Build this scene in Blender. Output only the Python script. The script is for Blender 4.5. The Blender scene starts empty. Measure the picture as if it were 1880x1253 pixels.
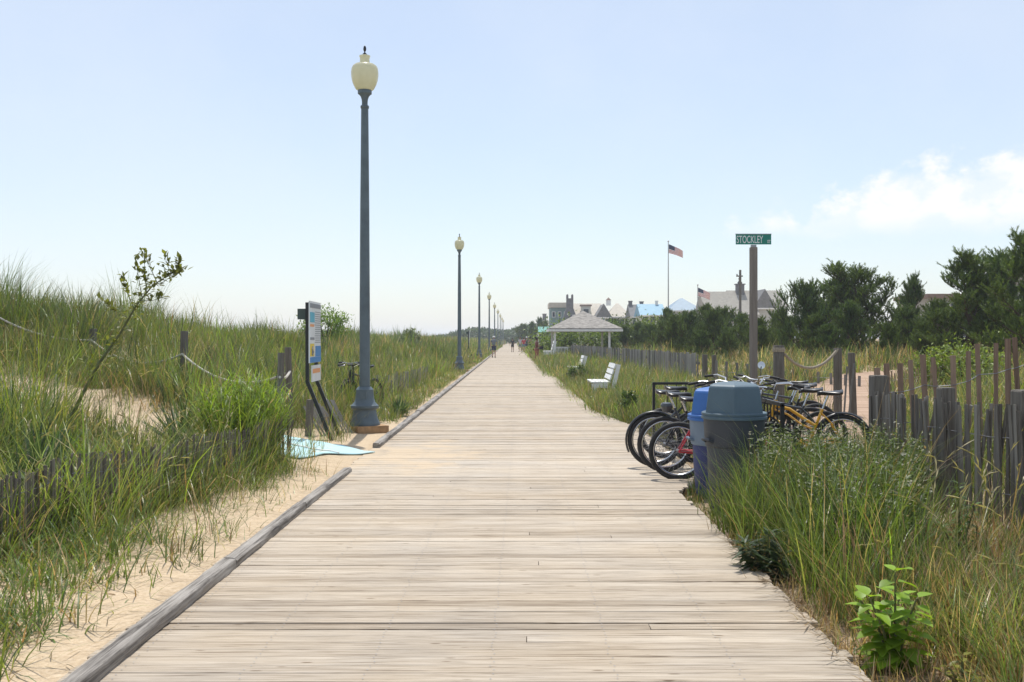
import bpy, math, random
import numpy as np
from mathutils import Vector, Matrix

R = math.radians
rng = np.random.default_rng(11)
random.seed(5)
S = bpy.context.scene
COL = S.collection
F, HX, HY, CAMZ = 1828.0, 958.0, 621.0, 1.65       # focal length in photo pixels, vanishing point, eye height


def at(px, py, Y):
    """the world point at distance Y that stands where the photograph shows it"""
    return Vector(((px - HX) * Y / F, Y, CAMZ - (py - HY) * Y / F))


# ------------------------------------------------------------------ materials
def new_mat(name):
    m = bpy.data.materials.new(name)
    m.use_nodes = True
    nt = m.node_tree
    return m, nt, nt.nodes['Principled BSDF']


def N(nt, typ, **kw):
    n = nt.nodes.new(typ)
    for k, v in kw.items():
        if k in n.inputs:
            n.inputs[k].default_value = v
        else:
            setattr(n, k, v)
    return n


def ramp(nt, fac, stops):
    r = nt.nodes.new('ShaderNodeValToRGB')
    e = r.color_ramp.elements
    while len(e) > 1:
        e.remove(e[-1])
    e[0].position, e[0].color = stops[0][0], (*stops[0][1], 1)
    for p, c in stops[1:]:
        x = e.new(p)
        x.color = (*c, 1)
    nt.links.new(fac, r.inputs[0])
    return r


def mat(name, col, rough=0.6, var=0.15, scale=6.0, bump=0.0, metal=0.0, stretch=(1, 1, 1), detail=5, spec=0.5, coat=0.0):
    """plain surface whose colour wanders a little with a stretched noise"""
    m, nt, b = new_mat(name)
    tc = N(nt, 'ShaderNodeTexCoord')
    mp = N(nt, 'ShaderNodeMapping')
    mp.inputs['Scale'].default_value = stretch
    nt.links.new(tc.outputs['Object'], mp.inputs[0])
    no = N(nt, 'ShaderNodeTexNoise', Scale=scale, Detail=detail, Roughness=0.6)
    nt.links.new(mp.outputs[0], no.inputs['Vector'])
    lo = tuple(max(0, c * (1 - var)) for c in col)
    hi = tuple(min(1, c * (1 + var)) for c in col)
    r = ramp(nt, no.outputs['Fac'], [(0.3, lo), (0.7, hi)])
    nt.links.new(r.outputs[0], b.inputs['Base Color'])
    b.inputs['Roughness'].default_value = rough
    b.inputs['Metallic'].default_value = metal
    b.inputs['Specular IOR Level'].default_value = spec
    b.inputs['Coat Weight'].default_value = coat
    if bump:
        bp = N(nt, 'ShaderNodeBump', Strength=bump, Distance=0.02)
        nt.links.new(no.outputs['Fac'], bp.inputs['Height'])
        nt.links.new(bp.outputs[0], b.inputs['Normal'])
    return m


def wood(name, stops, axis=2, freq=60.0, along=2.0, bump=0.4, attr=False, rough=0.8, fine=3.0, cracks=False):
    """weathered timber: grain streaks along AXIS, cracks, per-board tone from the 'tone' attribute"""
    m, nt, b = new_mat(name)
    tc = N(nt, 'ShaderNodeTexCoord')
    mp = N(nt, 'ShaderNodeMapping')
    sc = [freq, freq, freq]
    sc[axis] = along
    mp.inputs['Scale'].default_value = sc
    nt.links.new(tc.outputs['Object'], mp.inputs[0])
    no = N(nt, 'ShaderNodeTexNoise', Scale=1.0, Detail=6, Roughness=0.65, Distortion=0.4)
    nt.links.new(mp.outputs[0], no.inputs['Vector'])
    mp2 = N(nt, 'ShaderNodeMapping')
    sc2 = [fine, fine, fine]
    sc2[axis] = fine * 0.25
    mp2.inputs['Scale'].default_value = sc2
    nt.links.new(tc.outputs['Object'], mp2.inputs[0])
    n2 = N(nt, 'ShaderNodeTexNoise', Scale=1.0, Detail=4, Roughness=0.6)
    nt.links.new(mp2.outputs[0], n2.inputs['Vector'])
    ad = N(nt, 'ShaderNodeMath', operation='MULTIPLY_ADD')
    nt.links.new(no.outputs['Fac'], ad.inputs[0])
    ad.inputs[1].default_value = 0.90 if cracks else 0.62
    m2 = N(nt, 'ShaderNodeMath', operation='MULTIPLY')
    nt.links.new(n2.outputs['Fac'], m2.inputs[0])
    m2.inputs[1].default_value = 0.12 if cracks else 0.38
    nt.links.new(m2.outputs[0], ad.inputs[2])
    val = ad.outputs[0]
    if attr:
        a = N(nt, 'ShaderNodeAttribute', attribute_name='tone')
        a2 = N(nt, 'ShaderNodeMath', operation='ADD')
        nt.links.new(val, a2.inputs[0])
        nt.links.new(a.outputs['Fac'], a2.inputs[1])
        val = a2.outputs[0]
    r = ramp(nt, val, stops)
    colour = r.outputs[0]
    if cracks:      # thin drying splits along the grain, scattered knots, worn grey patches
        def layer(sc, src, stops, typ='ShaderNodeTexNoise', out='Fac', **kw):
            nonlocal colour
            q = N(nt, 'ShaderNodeMapping')
            q.inputs['Scale'].default_value = sc
            nt.links.new(tc.outputs['Object'], q.inputs[0])
            t_ = N(nt, typ, **kw)
            nt.links.new(q.outputs[0], t_.inputs['Vector'])
            k_ = ramp(nt, t_.outputs[out], stops)
            mu = N(nt, 'ShaderNodeMix', data_type='RGBA', blend_type='MULTIPLY')
            mu.inputs[0].default_value = 1.0
            nt.links.new(colour, mu.inputs[6])
            nt.links.new(k_.outputs[0], mu.inputs[7])
            colour = mu.outputs[2]
        layer((2.2, 95, 1), 0, [(.585, (1, 1, 1)), (.65, (.50, .46, .42)), (.72, (.34, .31, .28))], Scale=1.0, Detail=3.0)
        layer((2.6, 11, 1), 0, [(.05, (.42, .36, .30)), (.10, (1, 1, 1))], 'ShaderNodeTexVoronoi', 'Distance', Scale=1.0)
        layer((.9, 1.5, 1), 0, [(.3, (.92, .92, .93)), (.5, (1, .98, .955)), (.7, (1.0, .955, .89))], Scale=1.0, Detail=5.0)
        g = N(nt, 'ShaderNodeMapping')
        g.inputs['Location'].default_value = (1.75 / 1.5, -14.0 / 2.3, 0)
        g.inputs['Scale'].default_value = (1 / 1.5, 1 / 2.3, 0)
        nt.links.new(tc.outputs['Object'], g.inputs[0])
        ln = N(nt, 'ShaderNodeVectorMath', operation='LENGTH')
        nt.links.new(g.outputs[0], ln.inputs[0])
        sn = N(nt, 'ShaderNodeTexNoise', Scale=1.9, Detail=7.0, Roughness=.65)
        nt.links.new(tc.outputs['Object'], sn.inputs['Vector'])
        df = N(nt, 'ShaderNodeMath', operation='MULTIPLY_ADD')
        nt.links.new(ln.outputs['Value'], df.inputs[0])
        df.inputs[1].default_value = -.30
        nt.links.new(sn.outputs['Fac'], df.inputs[2])
        sk = ramp(nt, df.outputs[0], [(.26, (0, 0, 0)), (.42, (.85, .85, .85))])
        ms_ = N(nt, 'ShaderNodeMix', data_type='RGBA')
        nt.links.new(sk.outputs[0], ms_.inputs[0])
        nt.links.new(colour, ms_.inputs[6])
        ms_.inputs[7].default_value = (.58, .46, .32, 1)
        colour = ms_.outputs[2]
    nt.links.new(colour, b.inputs['Base Color'])
    b.inputs['Roughness'].default_value = rough
    b.inputs['Specular IOR Level'].default_value = 0.25
    bp = N(nt, 'ShaderNodeBump', Strength=bump, Distance=0.01)
    nt.links.new(no.outputs['Fac'], bp.inputs['Height'])
    nt.links.new(bp.outputs[0], b.inputs['Normal'])
    return m


def leafmat(name, trans=0.4, rough=0.45, spec=0.35):
    """blade or leaf: its own colour from the 'Col' attribute, light shines through it"""
    m, nt, b = new_mat(name)
    a = N(nt, 'ShaderNodeAttribute', attribute_name='Col')
    nt.links.new(a.outputs['Color'], b.inputs['Base Color'])
    b.inputs['Roughness'].default_value = rough
    b.inputs['Specular IOR Level'].default_value = spec
    tr = N(nt, 'ShaderNodeBsdfTranslucent')
    mu = N(nt, 'ShaderNodeMix', data_type='RGBA', blend_type='MULTIPLY')
    mu.inputs[0].default_value = 1.0
    nt.links.new(a.outputs['Color'], mu.inputs[6])
    mu.inputs[7].default_value = (1.35, 1.3, 0.7, 1)
    nt.links.new(mu.outputs[2], tr.inputs['Color'])
    mx = N(nt, 'ShaderNodeMixShader')
    mx.inputs[0].default_value = trans
    nt.links.new(b.outputs[0], mx.inputs[1])
    nt.links.new(tr.outputs[0], mx.inputs[2])
    nt.links.new(mx.outputs[0], nt.nodes['Material Output'].inputs['Surface'])
    return m


M = {}
M['plank'] = wood('boardwalk_wood', [(0.30, (.22, .175, .13)), (0.40, (.36, .30, .23)), (0.49, (.46, .395, .315)), (0.58, (.535, .47, .385)), (0.72, (.64, .58, .49))],
                  axis=0, freq=110, along=1.6, bump=0.7, attr=True, fine=2.6, cracks=True)
M['crosspath'] = wood('reddish_deck_wood', [(0.25, (.24, .15, .10)), (0.5, (.42, .29, .20)), (0.75, (.52, .38, .28))], axis=0, freq=30, along=1, attr=True)
M['rail'] = wood('grey_timber', [(0.34, (.03, .027, .024)), (0.42, (.15, .135, .12)), (0.52, (.31, .285, .255)), (0.7, (.46, .43, .39))], axis=1, freq=46, along=1.1, bump=1.0, fine=7)
M['slat'] = wood('grey_slat_wood', [(0.25, (.07, .065, .06)), (0.5, (.20, .19, .175)), (0.75, (.34, .325, .30))], axis=2, freq=55, along=3, attr=True)
M['slat_warm'] = wood('brown_grey_slat_wood', [(0.25, (.075, .062, .05)), (0.5, (.215, .19, .16)), (0.75, (.36, .33, .285))], axis=2, freq=55, along=3, attr=True)
M['slat_dark'] = wood('old_slat_wood', [(0.25, (.06, .05, .042)), (0.5, (.16, .14, .12)), (0.75, (.29, .26, .22))], axis=2, freq=55, along=3, attr=True)
M['slat_red'] = wood('red_slat_wood', [(0.25, (.12, .075, .05)), (0.5, (.27, .18, .13)), (0.75, (.38, .27, .2))], axis=2, freq=55, along=3, attr=True)
M['post'] = wood('weathered_post_wood', [(0.25, (.05, .043, .035)), (0.5, (.15, .135, .115)), (0.75, (.26, .24, .21))], axis=2, freq=45, along=2.5, bump=0.8)
M['signpost'] = wood('sign_post_wood', [(0.25, (.12, .10, .085)), (0.5, (.22, .195, .17)), (0.75, (.30, .27, .24))], axis=2, freq=50, along=2)
M['shingle'] = mat('grey_shingle', (.27, .25, .225), .85, .5, 3.2, .4, stretch=(1, 1, 5))
M['lamp'] = mat('slate_blue_paint', (.095, .13, .152), .5, .22, 3, 0.08)
M['concrete'] = mat('rusty_concrete', (.36, .22, .11), .9, .4, 7, .3)
M['black'] = mat('black_metal', (.012, .012, .013), .4, .2, 5)
M['rubber'] = mat('black_rubber', (.016, .016, .017), .7, .25, 20)
M['blackplastic'] = mat('black_vinyl', (.018, .018, .02), .33, .2, 8)
M['chrome'] = mat('bright_steel', (.6, .6, .6), .25, .08, 9, 0, 1.0)
M['greymetal'] = mat('dull_steel', (.3, .3, .31), .4, .1, 9, 0, .9)
M['yellow'] = mat('yellow_paint', (.75, .38, .015), .3, .08, 4, coat=.5)
M['red'] = mat('red_paint', (.55, .02, .035), .3, .08, 4, coat=.5)
M['bikegrey'] = mat('dark_grey_paint', (.05, .055, .06), .3, .1, 4, coat=.4)
M['white'] = mat('white_paint', (.78, .78, .76), .5, .06, 6, .05)
M['greylid'] = mat('slate_plastic', (.075, .125, .16), .5, .12, 3, .04)
M['greycan'] = mat('grey_plastic', (.042, .05, .063), .55, .15, 3, .05)
M['bluelid'] = mat('blue_plastic', (.035, .14, .42), .45, .12, 3, .04)
M['bluecan'] = mat('navy_plastic', (.025, .04, .15), .55, .15, 3, .05)
M['bluecollar'] = mat('faded_plastic', (.16, .22, .30), .55, .15, 3, .05)
M['rope'] = mat('pale_rope', (.5, .47, .42), .9, .3, 60, .6)
M['ropedark'] = mat('tan_rope', (.34, .29, .22), .9, .4, 60, .6)
M['green'] = mat('sign_green', (.005, .21, .155), .45, .06, 5)
M['darkgreen'] = mat('dark_sign_back', (.06, .085, .075), .5, .1, 5)
M['signwhite'] = mat('sign_white', (.7, .72, .72), .45, .05, 5)
M['cyan'] = mat('sign_cyan', (.05, .38, .52), .45, .08, 5)
M['signblue'] = mat('sign_blue', (.02, .2, .5), .45, .15, 8)
M['signyellow'] = mat('sign_yellow', (.75, .55, .02), .45, .06, 5)
M['orange'] = mat('sign_orange', (.75, .32, .12), .5, .08, 5)
M['textgrey'] = mat('sign_text_grey', (.22, .23, .25), .5, .05, 5)
M['lettering'] = mat('reflective_white', (.72, .76, .76), .4, .03, 5)
M['bark'] = wood('pine_bark', [(0.25, (.03, .022, .016)), (0.5, (.085, .062, .045)), (0.75, (.14, .11, .08))], axis=2, freq=30, along=8, bump=1)
M['stem'] = mat('green_stem', (.11, .12, .045), .7, .3, 12)
M['leaf'] = leafmat('leaf_surface', .42)
M['grass'] = leafmat('grass_blade', .42, .38, .42)
M['needle'] = leafmat('pine_needle', .22, .5, .3)
_nt = M['needle'].node_tree
_oi = N(_nt, 'ShaderNodeObjectInfo')
_rp = ramp(_nt, _oi.outputs['Random'], [(0, (.72, .80, .85)), (.4, (1, 1, 1)), (.7, (1.0, .92, .75)), (1, (1.0, 1.0, .7))])
_mu = N(_nt, 'ShaderNodeMix', data_type='RGBA', blend_type='MULTIPLY')
_mu.inputs[0].default_value = 1.0
_at = [n for n in _nt.nodes if n.type == 'ATTRIBUTE'][0]
_nt.links.new(_at.outputs['Color'], _mu.inputs[6])
_nt.links.new(_rp.outputs[0], _mu.inputs[7])
_nt.links.new(_mu.outputs[2], _nt.nodes['Principled BSDF'].inputs['Base Color'])
M['petal'] = leafmat('petal', .3)
M['tower'] = mat('grey_stone', (.16, .155, .16), .9, .25, 2)
M['creamroof'] = mat('cream_roof', (.55, .50, .42), .85, .1, 2)
M['tealwall'] = mat('teal_siding', (.22, .32, .33), .8, .1, 2)
M['palewall'] = mat('pale_siding', (.5, .5, .47), .8, .08, 2)
M['greyroof'] = mat('grey_shingle_roof', (.18, .18, .18), .9, .2, 4)
M['blueroof'] = mat('blue_metal_roof', (.13, .32, .45), .5, .08, 2)
M['paleblue'] = mat('pale_blue_roof', (.24, .33, .41), .6, .08, 2)
M['beigeroof'] = mat('beige_shingle_roof', (.33, .31, .27), .9, .15, 3)
M['brick'] = mat('dull_brick', (.22, .15, .12), .9, .25, 8)
M['glass'] = mat('dark_window_glass', (.02, .03, .04), .08, .2, 2)
M['teal'] = mat('teal_awning', (.02, .25, .21), .6, .1, 3)
M['skin'] = mat('skin', (.42, .24, .16), .55, .08, 8)
M['skin2'] = mat('tanned_skin', (.28, .15, .1), .55, .08, 8)
for k, c in dict(cap=(.7, .7, .68), greycloth=(.16, .18, .21), navy=(.03, .04, .09), dark=(.025, .025, .03), pink=(.5, .2, .2), redcloth=(.42, .04, .05),
                 denim=(.09, .14, .24), rust=(.27, .09, .07), wine=(.16, .05, .05), hair=(.02, .014, .01), brownhair=(.1, .06, .03), teecloth=(.45, .46, .48)).items():
    M[k] = mat(k + '_fabric', c, .85, .12, 12)


def globe_mat():
    m, nt, b = new_mat('cream_ribbed_glass')
    b.inputs['Base Color'].default_value = (.66, .64, .42, 1)
    b.inputs['Roughness'].default_value = .25
    b.inputs['Coat Weight'].default_value = .4
    tc = N(nt, 'ShaderNodeTexCoord')
    w = N(nt, 'ShaderNodeTexNoise', Scale=9.0)
    nt.links.new(tc.outputs['Object'], w.inputs['Vector'])
    r = ramp(nt, w.outputs['Fac'], [(0.3, (.66, .65, .52)), (0.7, (.76, .75, .62))])
    nt.links.new(r.outputs[0], b.inputs['Base Color'])
    tr = N(nt, 'ShaderNodeBsdfTranslucent')
    tr.inputs[0].default_value = (.85, .83, .62, 1)
    mx = N(nt, 'ShaderNodeMixShader')
    mx.inputs[0].default_value = .5
    nt.links.new(b.outputs[0], mx.inputs[1])
    nt.links.new(tr.outputs[0], mx.inputs[2])
    nt.links.new(mx.outputs[0], nt.nodes['Material Output'].inputs['Surface'])
    return m


M['globe'] = globe_mat()


def ground_mat():
    m, nt, b = new_mat('dune_sand')
    ge = N(nt, 'ShaderNodeNewGeometry')
    n1 = N(nt, 'ShaderNodeTexNoise', Scale=0.55, Detail=6, Roughness=.6)
    n2 = N(nt, 'ShaderNodeTexNoise', Scale=34.0, Detail=5, Roughness=.7)
    n3 = N(nt, 'ShaderNodeTexNoise', Scale=4.5, Detail=5, Roughness=.6)
    for n in (n1, n2, n3):
        nt.links.new(ge.outputs['Position'], n.inputs['Vector'])
    sand = ramp(nt, n2.outputs['Fac'], [(0.3, (.47, .355, .235)), (0.5, (.56, .44, .30)), (0.7, (.63, .51, .37))])
    soil = ramp(nt, n2.outputs['Fac'], [(0.3, (.13, .09, .06)), (0.5, (.27, .20, .13)), (0.72, (.40, .32, .22))])
    a = N(nt, 'ShaderNodeAttribute', attribute_name='soil')
    ms = N(nt, 'ShaderNodeMath', operation='MULTIPLY_ADD')
    nt.links.new(n3.outputs['Fac'], ms.inputs[0])
    ms.inputs[1].default_value = 1.1
    ms.inputs[2].default_value = -0.55
    ad = N(nt, 'ShaderNodeMath', operation='ADD', use_clamp=True)
    nt.links.new(ms.outputs[0], ad.inputs[0])
    nt.links.new(a.outputs['Fac'], ad.inputs[1])
    mx = N(nt, 'ShaderNodeMix', data_type='RGBA')
    nt.links.new(ad.outputs[0], mx.inputs[0])
    nt.links.new(sand.outputs[0], mx.inputs[6])
    nt.links.new(soil.outputs[0], mx.inputs[7])
    nt.links.new(mx.outputs[2], b.inputs['Base Color'])
    b.inputs['Roughness'].default_value = .95
    b.inputs['Specular IOR Level'].default_value = .15
    bp = N(nt, 'ShaderNodeBump', Strength=.9, Distance=.09)
    nt.links.new(n3.outputs['Fac'], bp.inputs['Height'])
    bp2 = N(nt, 'ShaderNodeBump', Strength=.5, Distance=.012)
    nt.links.new(n2.outputs['Fac'], bp2.inputs['Height'])
    nt.links.new(bp.outputs[0], bp2.inputs['Normal'])
    nt.links.new(bp2.outputs[0], b.inputs['Normal'])
    return m


M['ground'] = ground_mat()


def mat_mat():
    m, nt, b = new_mat('woven_mat')
    tc = N(nt, 'ShaderNodeTexCoord')
    w = N(nt, 'ShaderNodeTexWave', Scale=9.0, Distortion=.3)
    w.bands_direction = 'Y'
    nt.links.new(tc.outputs['Object'], w.inputs['Vector'])
    no = N(nt, 'ShaderNodeTexNoise', Scale=3.0, Detail=5)
    nt.links.new(tc.outputs['Object'], no.inputs['Vector'])
    r1 = ramp(nt, w.outputs['Fac'], [(0.2, (.36, .58, .62)), (0.8, (.48, .69, .72))])
    r2 = ramp(nt, no.outputs['Fac'], [(0.5, (0, 0, 0)), (0.75, (.75, .75, .75))])
    mx = N(nt, 'ShaderNodeMix', data_type='RGBA')
    nt.links.new(r2.outputs[0], mx.inputs[0])
    nt.links.new(r1.outputs[0], mx.inputs[6])
    mx.inputs[7].default_value = (.56, .55, .47, 1)
    nt.links.new(mx.outputs[2], b.inputs['Base Color'])
    b.inputs['Roughness'].default_value = .8
    return m


M['mat'] = mat_mat()


# ------------------------------------------------------------------ mesh builders
class MB:
    def __init__(s):
        s.v, s.f, s.m, s.t = [], [], [], []
        s.mats = []
        s.cur = 0
        s.tone = None

    def use(s, m):
        if m not in s.mats:
            s.mats.append(m)
        s.cur = s.mats.index(m)
        return s

    def add(s, vs, fs, tone=0.0):
        o = len(s.v)
        s.v.extend([tuple(v) for v in vs])
        s.t.extend([tone] * len(vs))
        for f in fs:
            s.f.append(tuple(i + o for i in f))
            s.m.append(s.cur)
        return s

    def box(s, c, sz, rot=None, tone=0.0, taper=1.0):
        hx, hy, hz = sz[0] / 2, sz[1] / 2, sz[2] / 2
        vs = []
        for z in (-hz, hz):
            k = taper if z > 0 else 1
            for x, y in ((-hx, -hy), (hx, -hy), (hx, hy), (-hx, hy)):
                p = Vector((x * k, y * k, z))
                if rot is not None:
                    p = rot @ p
                vs.append(p + Vector(c))
        s.add(vs, [(3, 2, 1, 0), (4, 5, 6, 7), (0, 1, 5, 4), (1, 2, 6, 5), (2, 3, 7, 6), (3, 0, 4, 7)], tone)
        return s

    def bar(s, a, b, w, d, tone=0.0, up=(0, 1, 0)):
        """box section bar from a to b"""
        a, b = Vector(a), Vector(b)
        z = (b - a).normalized()
        x = Vector(up).cross(z)
        if x.length < 1e-4:
            x = Vector((1, 0, 0)).cross(z)
        x.normalize()
        y = z.cross(x)
        vs = [p + x * (i * w / 2) + y * (j * d / 2) for p in (a, b) for i, j in ((-1, -1), (1, -1), (1, 1), (-1, 1))]
        s.add(vs, [(3, 2, 1, 0), (4, 5, 6, 7), (0, 1, 5, 4), (1, 2, 6, 5), (2, 3, 7, 6), (3, 0, 4, 7)], tone)
        return s

    def tube(s, pts, r, n=8, cap=True, closed=False, sy=1.0):
        pts = [Vector(p) for p in pts]
        k = len(pts)
        rs = r if isinstance(r, (list, tuple)) else [r] * k
        vs, ref = [], None
        for i, p in enumerate(pts):
            if closed:
                t = pts[(i + 1) % k] - pts[i - 1]
            else:
                t = pts[min(i + 1, k - 1)] - pts[max(i - 1, 0)]
            t.normalize()
            if ref is None:
                ref = Vector((0, 0, 1)) if abs(t.z) < .9 else Vector((1, 0, 0))
            x = (ref - t * ref.dot(t)).normalized()
            ref = x
            y = t.cross(x)
            for j in range(n):
                a = 2 * math.pi * j / n
                vs.append(p + x * (math.cos(a) * rs[i]) + y * (math.sin(a) * rs[i] * sy))
        fs = []
        for i in range(k if closed else k - 1):
            i2 = (i + 1) % k
            for j in range(n):
                j2 = (j + 1) % n
                fs.append((i * n + j, i * n + j2, i2 * n + j2, i2 * n + j))
        if cap and not closed:
            fs.append(tuple(range(n - 1, -1, -1)))
            fs.append(tuple((k - 1) * n + j for j in range(n)))
        s.add(vs, fs)
        return s

    def lathe(s, prof, n=24, c=(0, 0, 0), rot=0.0, cap=True):
        c = Vector(c)
        vs, fs = [], []
        for r, z in prof:
            for j in range(n):
                a = 2 * math.pi * j / n + rot
                vs.append(c + Vector((r * math.cos(a), r * math.sin(a), z)))
        for i in range(len(prof) - 1):
            for j in range(n):
                j2 = (j + 1) % n
                fs.append((i * n + j, i * n + j2, (i + 1) * n + j2, (i + 1) * n + j))
        if cap:
            fs.append(tuple(range(n - 1, -1, -1)))
            fs.append(tuple((len(prof) - 1) * n + j for j in range(n)))
        s.add(vs, fs)
        return s

    def build(s, name, m=None, parent=None, smooth=False, loc=None, angle=40):
        me = bpy.data.meshes.new(name)
        me.from_pydata(s.v, [], s.f)
        for x in (s.mats or [m]):
            me.materials.append(M[x] if isinstance(x, str) else x)
        if s.mats:
            me.polygons.foreach_set('material_index', s.m)
        a = me.attributes.new('tone', 'FLOAT', 'POINT')
        a.data.foreach_set('value', s.t)
        if smooth:
            me.polygons.foreach_set('use_smooth', [True] * len(me.polygons))
            me.set_sharp_from_angle(angle=R(angle))
        me.update()
        o = bpy.data.objects.new(name, me)
        COL.objects.link(o)
        if parent is not None:
            o.parent = parent
        if loc is not None:
            o.location = loc
        return o


def tag(o, label=None, cat=None, group=None, kind=None):
    if label:
        o['label'] = label
    if cat:
        o['category'] = cat
    if group:
        o['group'] = group
    if kind:
        o['kind'] = kind
    return o


def thing(name, label, cat, loc=(0, 0, 0), rz=0.0, group=None):
    o = bpy.data.objects.new(name, None)
    COL.objects.link(o)
    o.empty_display_size = .1
    o.location = loc
    o.rotation_euler = (0, 0, rz)
    return tag(o, label, cat, group)


def copy_tree(o, parent=None):
    c = o.copy()
    COL.objects.link(c)
    if parent is not None:
        c.parent = parent
    for ch in list(o.children):
        copy_tree(ch, c)
    return c


def np_mesh(name, V, T, m, C=None, parent=None, smooth=False):
    """triangle soup straight from numpy arrays, colour per point"""
    V = np.ascontiguousarray(V, dtype=np.float32)
    T = np.ascontiguousarray(T, dtype=np.int32)
    me = bpy.data.meshes.new(name)
    me.vertices.add(len(V))
    me.vertices.foreach_set('co', V.ravel())
    nl = T.size
    me.loops.add(nl)
    me.loops.foreach_set('vertex_index', T.ravel())
    me.polygons.add(len(T))
    me.polygons.foreach_set('loop_start', np.arange(0, nl, T.shape[1], dtype=np.int32))
    if smooth:
        me.polygons.foreach_set('use_smooth', np.ones(len(T), dtype=bool))
    me.update(calc_edges=True)
    if C is not None:
        a = me.color_attributes.new('Col', 'FLOAT_COLOR', 'POINT')
        c4 = np.ones((len(V), 4), dtype=np.float32)
        c4[:, :3] = C
        a.data.foreach_set('color', c4.ravel())
    me.materials.append(M[m])
    o = bpy.data.objects.new(name, me)
    COL.objects.link(o)
    if parent is not None:
        o.parent = parent
    return o


# ------------------------------------------------------------------ noise, ground shape
_tab = np.random.default_rng(3).random((256, 256))


def vnoise(x, y):
    x, y = np.asarray(x, float), np.asarray(y, float)
    xi, yi = np.floor(x).astype(int), np.floor(y).astype(int)
    fx, fy = x - xi, y - yi
    fx, fy = fx * fx * (3 - 2 * fx), fy * fy * (3 - 2 * fy)
    g = lambda a, b: _tab[a % 256, b % 256]
    return (g(xi, yi) * (1 - fx) * (1 - fy) + g(xi + 1, yi) * fx * (1 - fy) + g(xi, yi + 1) * (1 - fx) * fy + g(xi + 1, yi + 1) * fx * fy)


def fbm(x, y, o=4):
    s, a, t = 0, .5, 0
    for i in range(o):
        s = s + a * vnoise(x * 2 ** i + 17 * i, y * 2 ** i + 5 * i)
        t += a
        a *= .5
    return s / t


def sm(x):
    x = np.clip(x, 0, 1)
    return x * x * (3 - 2 * x)


def cx(Y):
    return -np.maximum(0, np.asarray(Y, float) - 15) * .0088


LE, RE = -2.08, 1.70          # edges of the boardwalk


def right_edge(Y):
    return RE + .46 * sm((Y - 10.6) / 1.4) * (1 - sm((Y - 17.5) / 6))


PATH = np.array([(-2.0, 13.6), (-4.6, 15.3), (-7.5, 16.9), (-11, 18.4), (-17, 20.0), (-30, 22.0)])
DECK = [(3.6, 13.5, -.02), (5.4, 17.0, .10), (7.4, 24, .31), (11.0, 31, .52), (16.5, 35.5, .66), (27, 39, .75)]


def dist_poly(X, Y, P):
    best = np.full(np.shape(X), 1e9)
    for a, b in zip(P[:-1], P[1:]):
        d = b - a
        t = np.clip(((X - a[0]) * d[0] + (Y - a[1]) * d[1]) / (d @ d), 0, 1)
        best = np.minimum(best, np.hypot(X - a[0] - t * d[0], Y - a[1] - t * d[1]))
    return best


def ground(X, Y):
    X, Y = np.asarray(X, float), np.asarray(Y, float)
    xr = X - cx(Y)
    d = np.maximum(0, -2.19 - xr)
    far = 1 - .45 * sm((Y - 60) / 160)
    h = 1.12 * sm((d - .2) / 9.5) * far
    h = h + 1.25 * np.exp(-((X + 16.0) ** 2 / 26 + (Y - 27) ** 2 / 90)) + .12 * np.exp(-((X + 10) ** 2 / 14 + (Y - 36) ** 2 / 60))
    h = h + (fbm(X * .45 + 3, Y * .3) - .5) * .8 * sm((d - 1) / 5)
    h = h + (fbm(X * 1.6, Y * 1.6) - .5) * .16 * sm(d / 1.2)
    dp = dist_poly(X, Y, PATH)
    w = np.exp(-(dp / 1.25) ** 2) * sm(d / .5)
    hp = .005 + .075 * d + (fbm(X * 2, Y * 2) - .5) * .09
    h = h * (1 - w) + hp * w
    h = h - .014 * (1 - sm(d / .3))
    h = h * (1 - sm((d - 15) / 12)) - 1.6 * sm((d - 18) / 14)
    e = np.maximum(0, xr - right_edge(Y))
    hr = -.09 + .05 * sm(e / .6) + .5 * sm((e - 2.5) / 9) + (fbm(X * .35 + 9, Y * .3) - .5) * .75 * sm((e - 4) / 6) + (fbm(X * 2, Y * 2) - .5) * .10 * sm(e / .5)
    hr = hr + .45 * sm((e - 2.6) / 4) * np.exp(-((Y - 12) / 5) ** 2)
    hr = hr + .3 * np.clip((Y - 60) / 100, 0, 1) * sm((e - 6) / 20)
    dd = dist_poly(X, Y, np.array([p[:2] for p in DECK]))
    dk = np.interp(Y, [p[1] for p in DECK], [p[2] for p in DECK])
    wd = np.exp(-(dd / 1.9) ** 4)
    hr = hr * (1 - wd) + (dk - .12) * wd
    out = np.where(d > 0, h, np.where(xr > RE, np.where(e > 0, hr, -.16), -.16))
    return out


def gz(x, y):
    return float(ground(np.array([x]), np.array([y]))[0])


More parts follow.
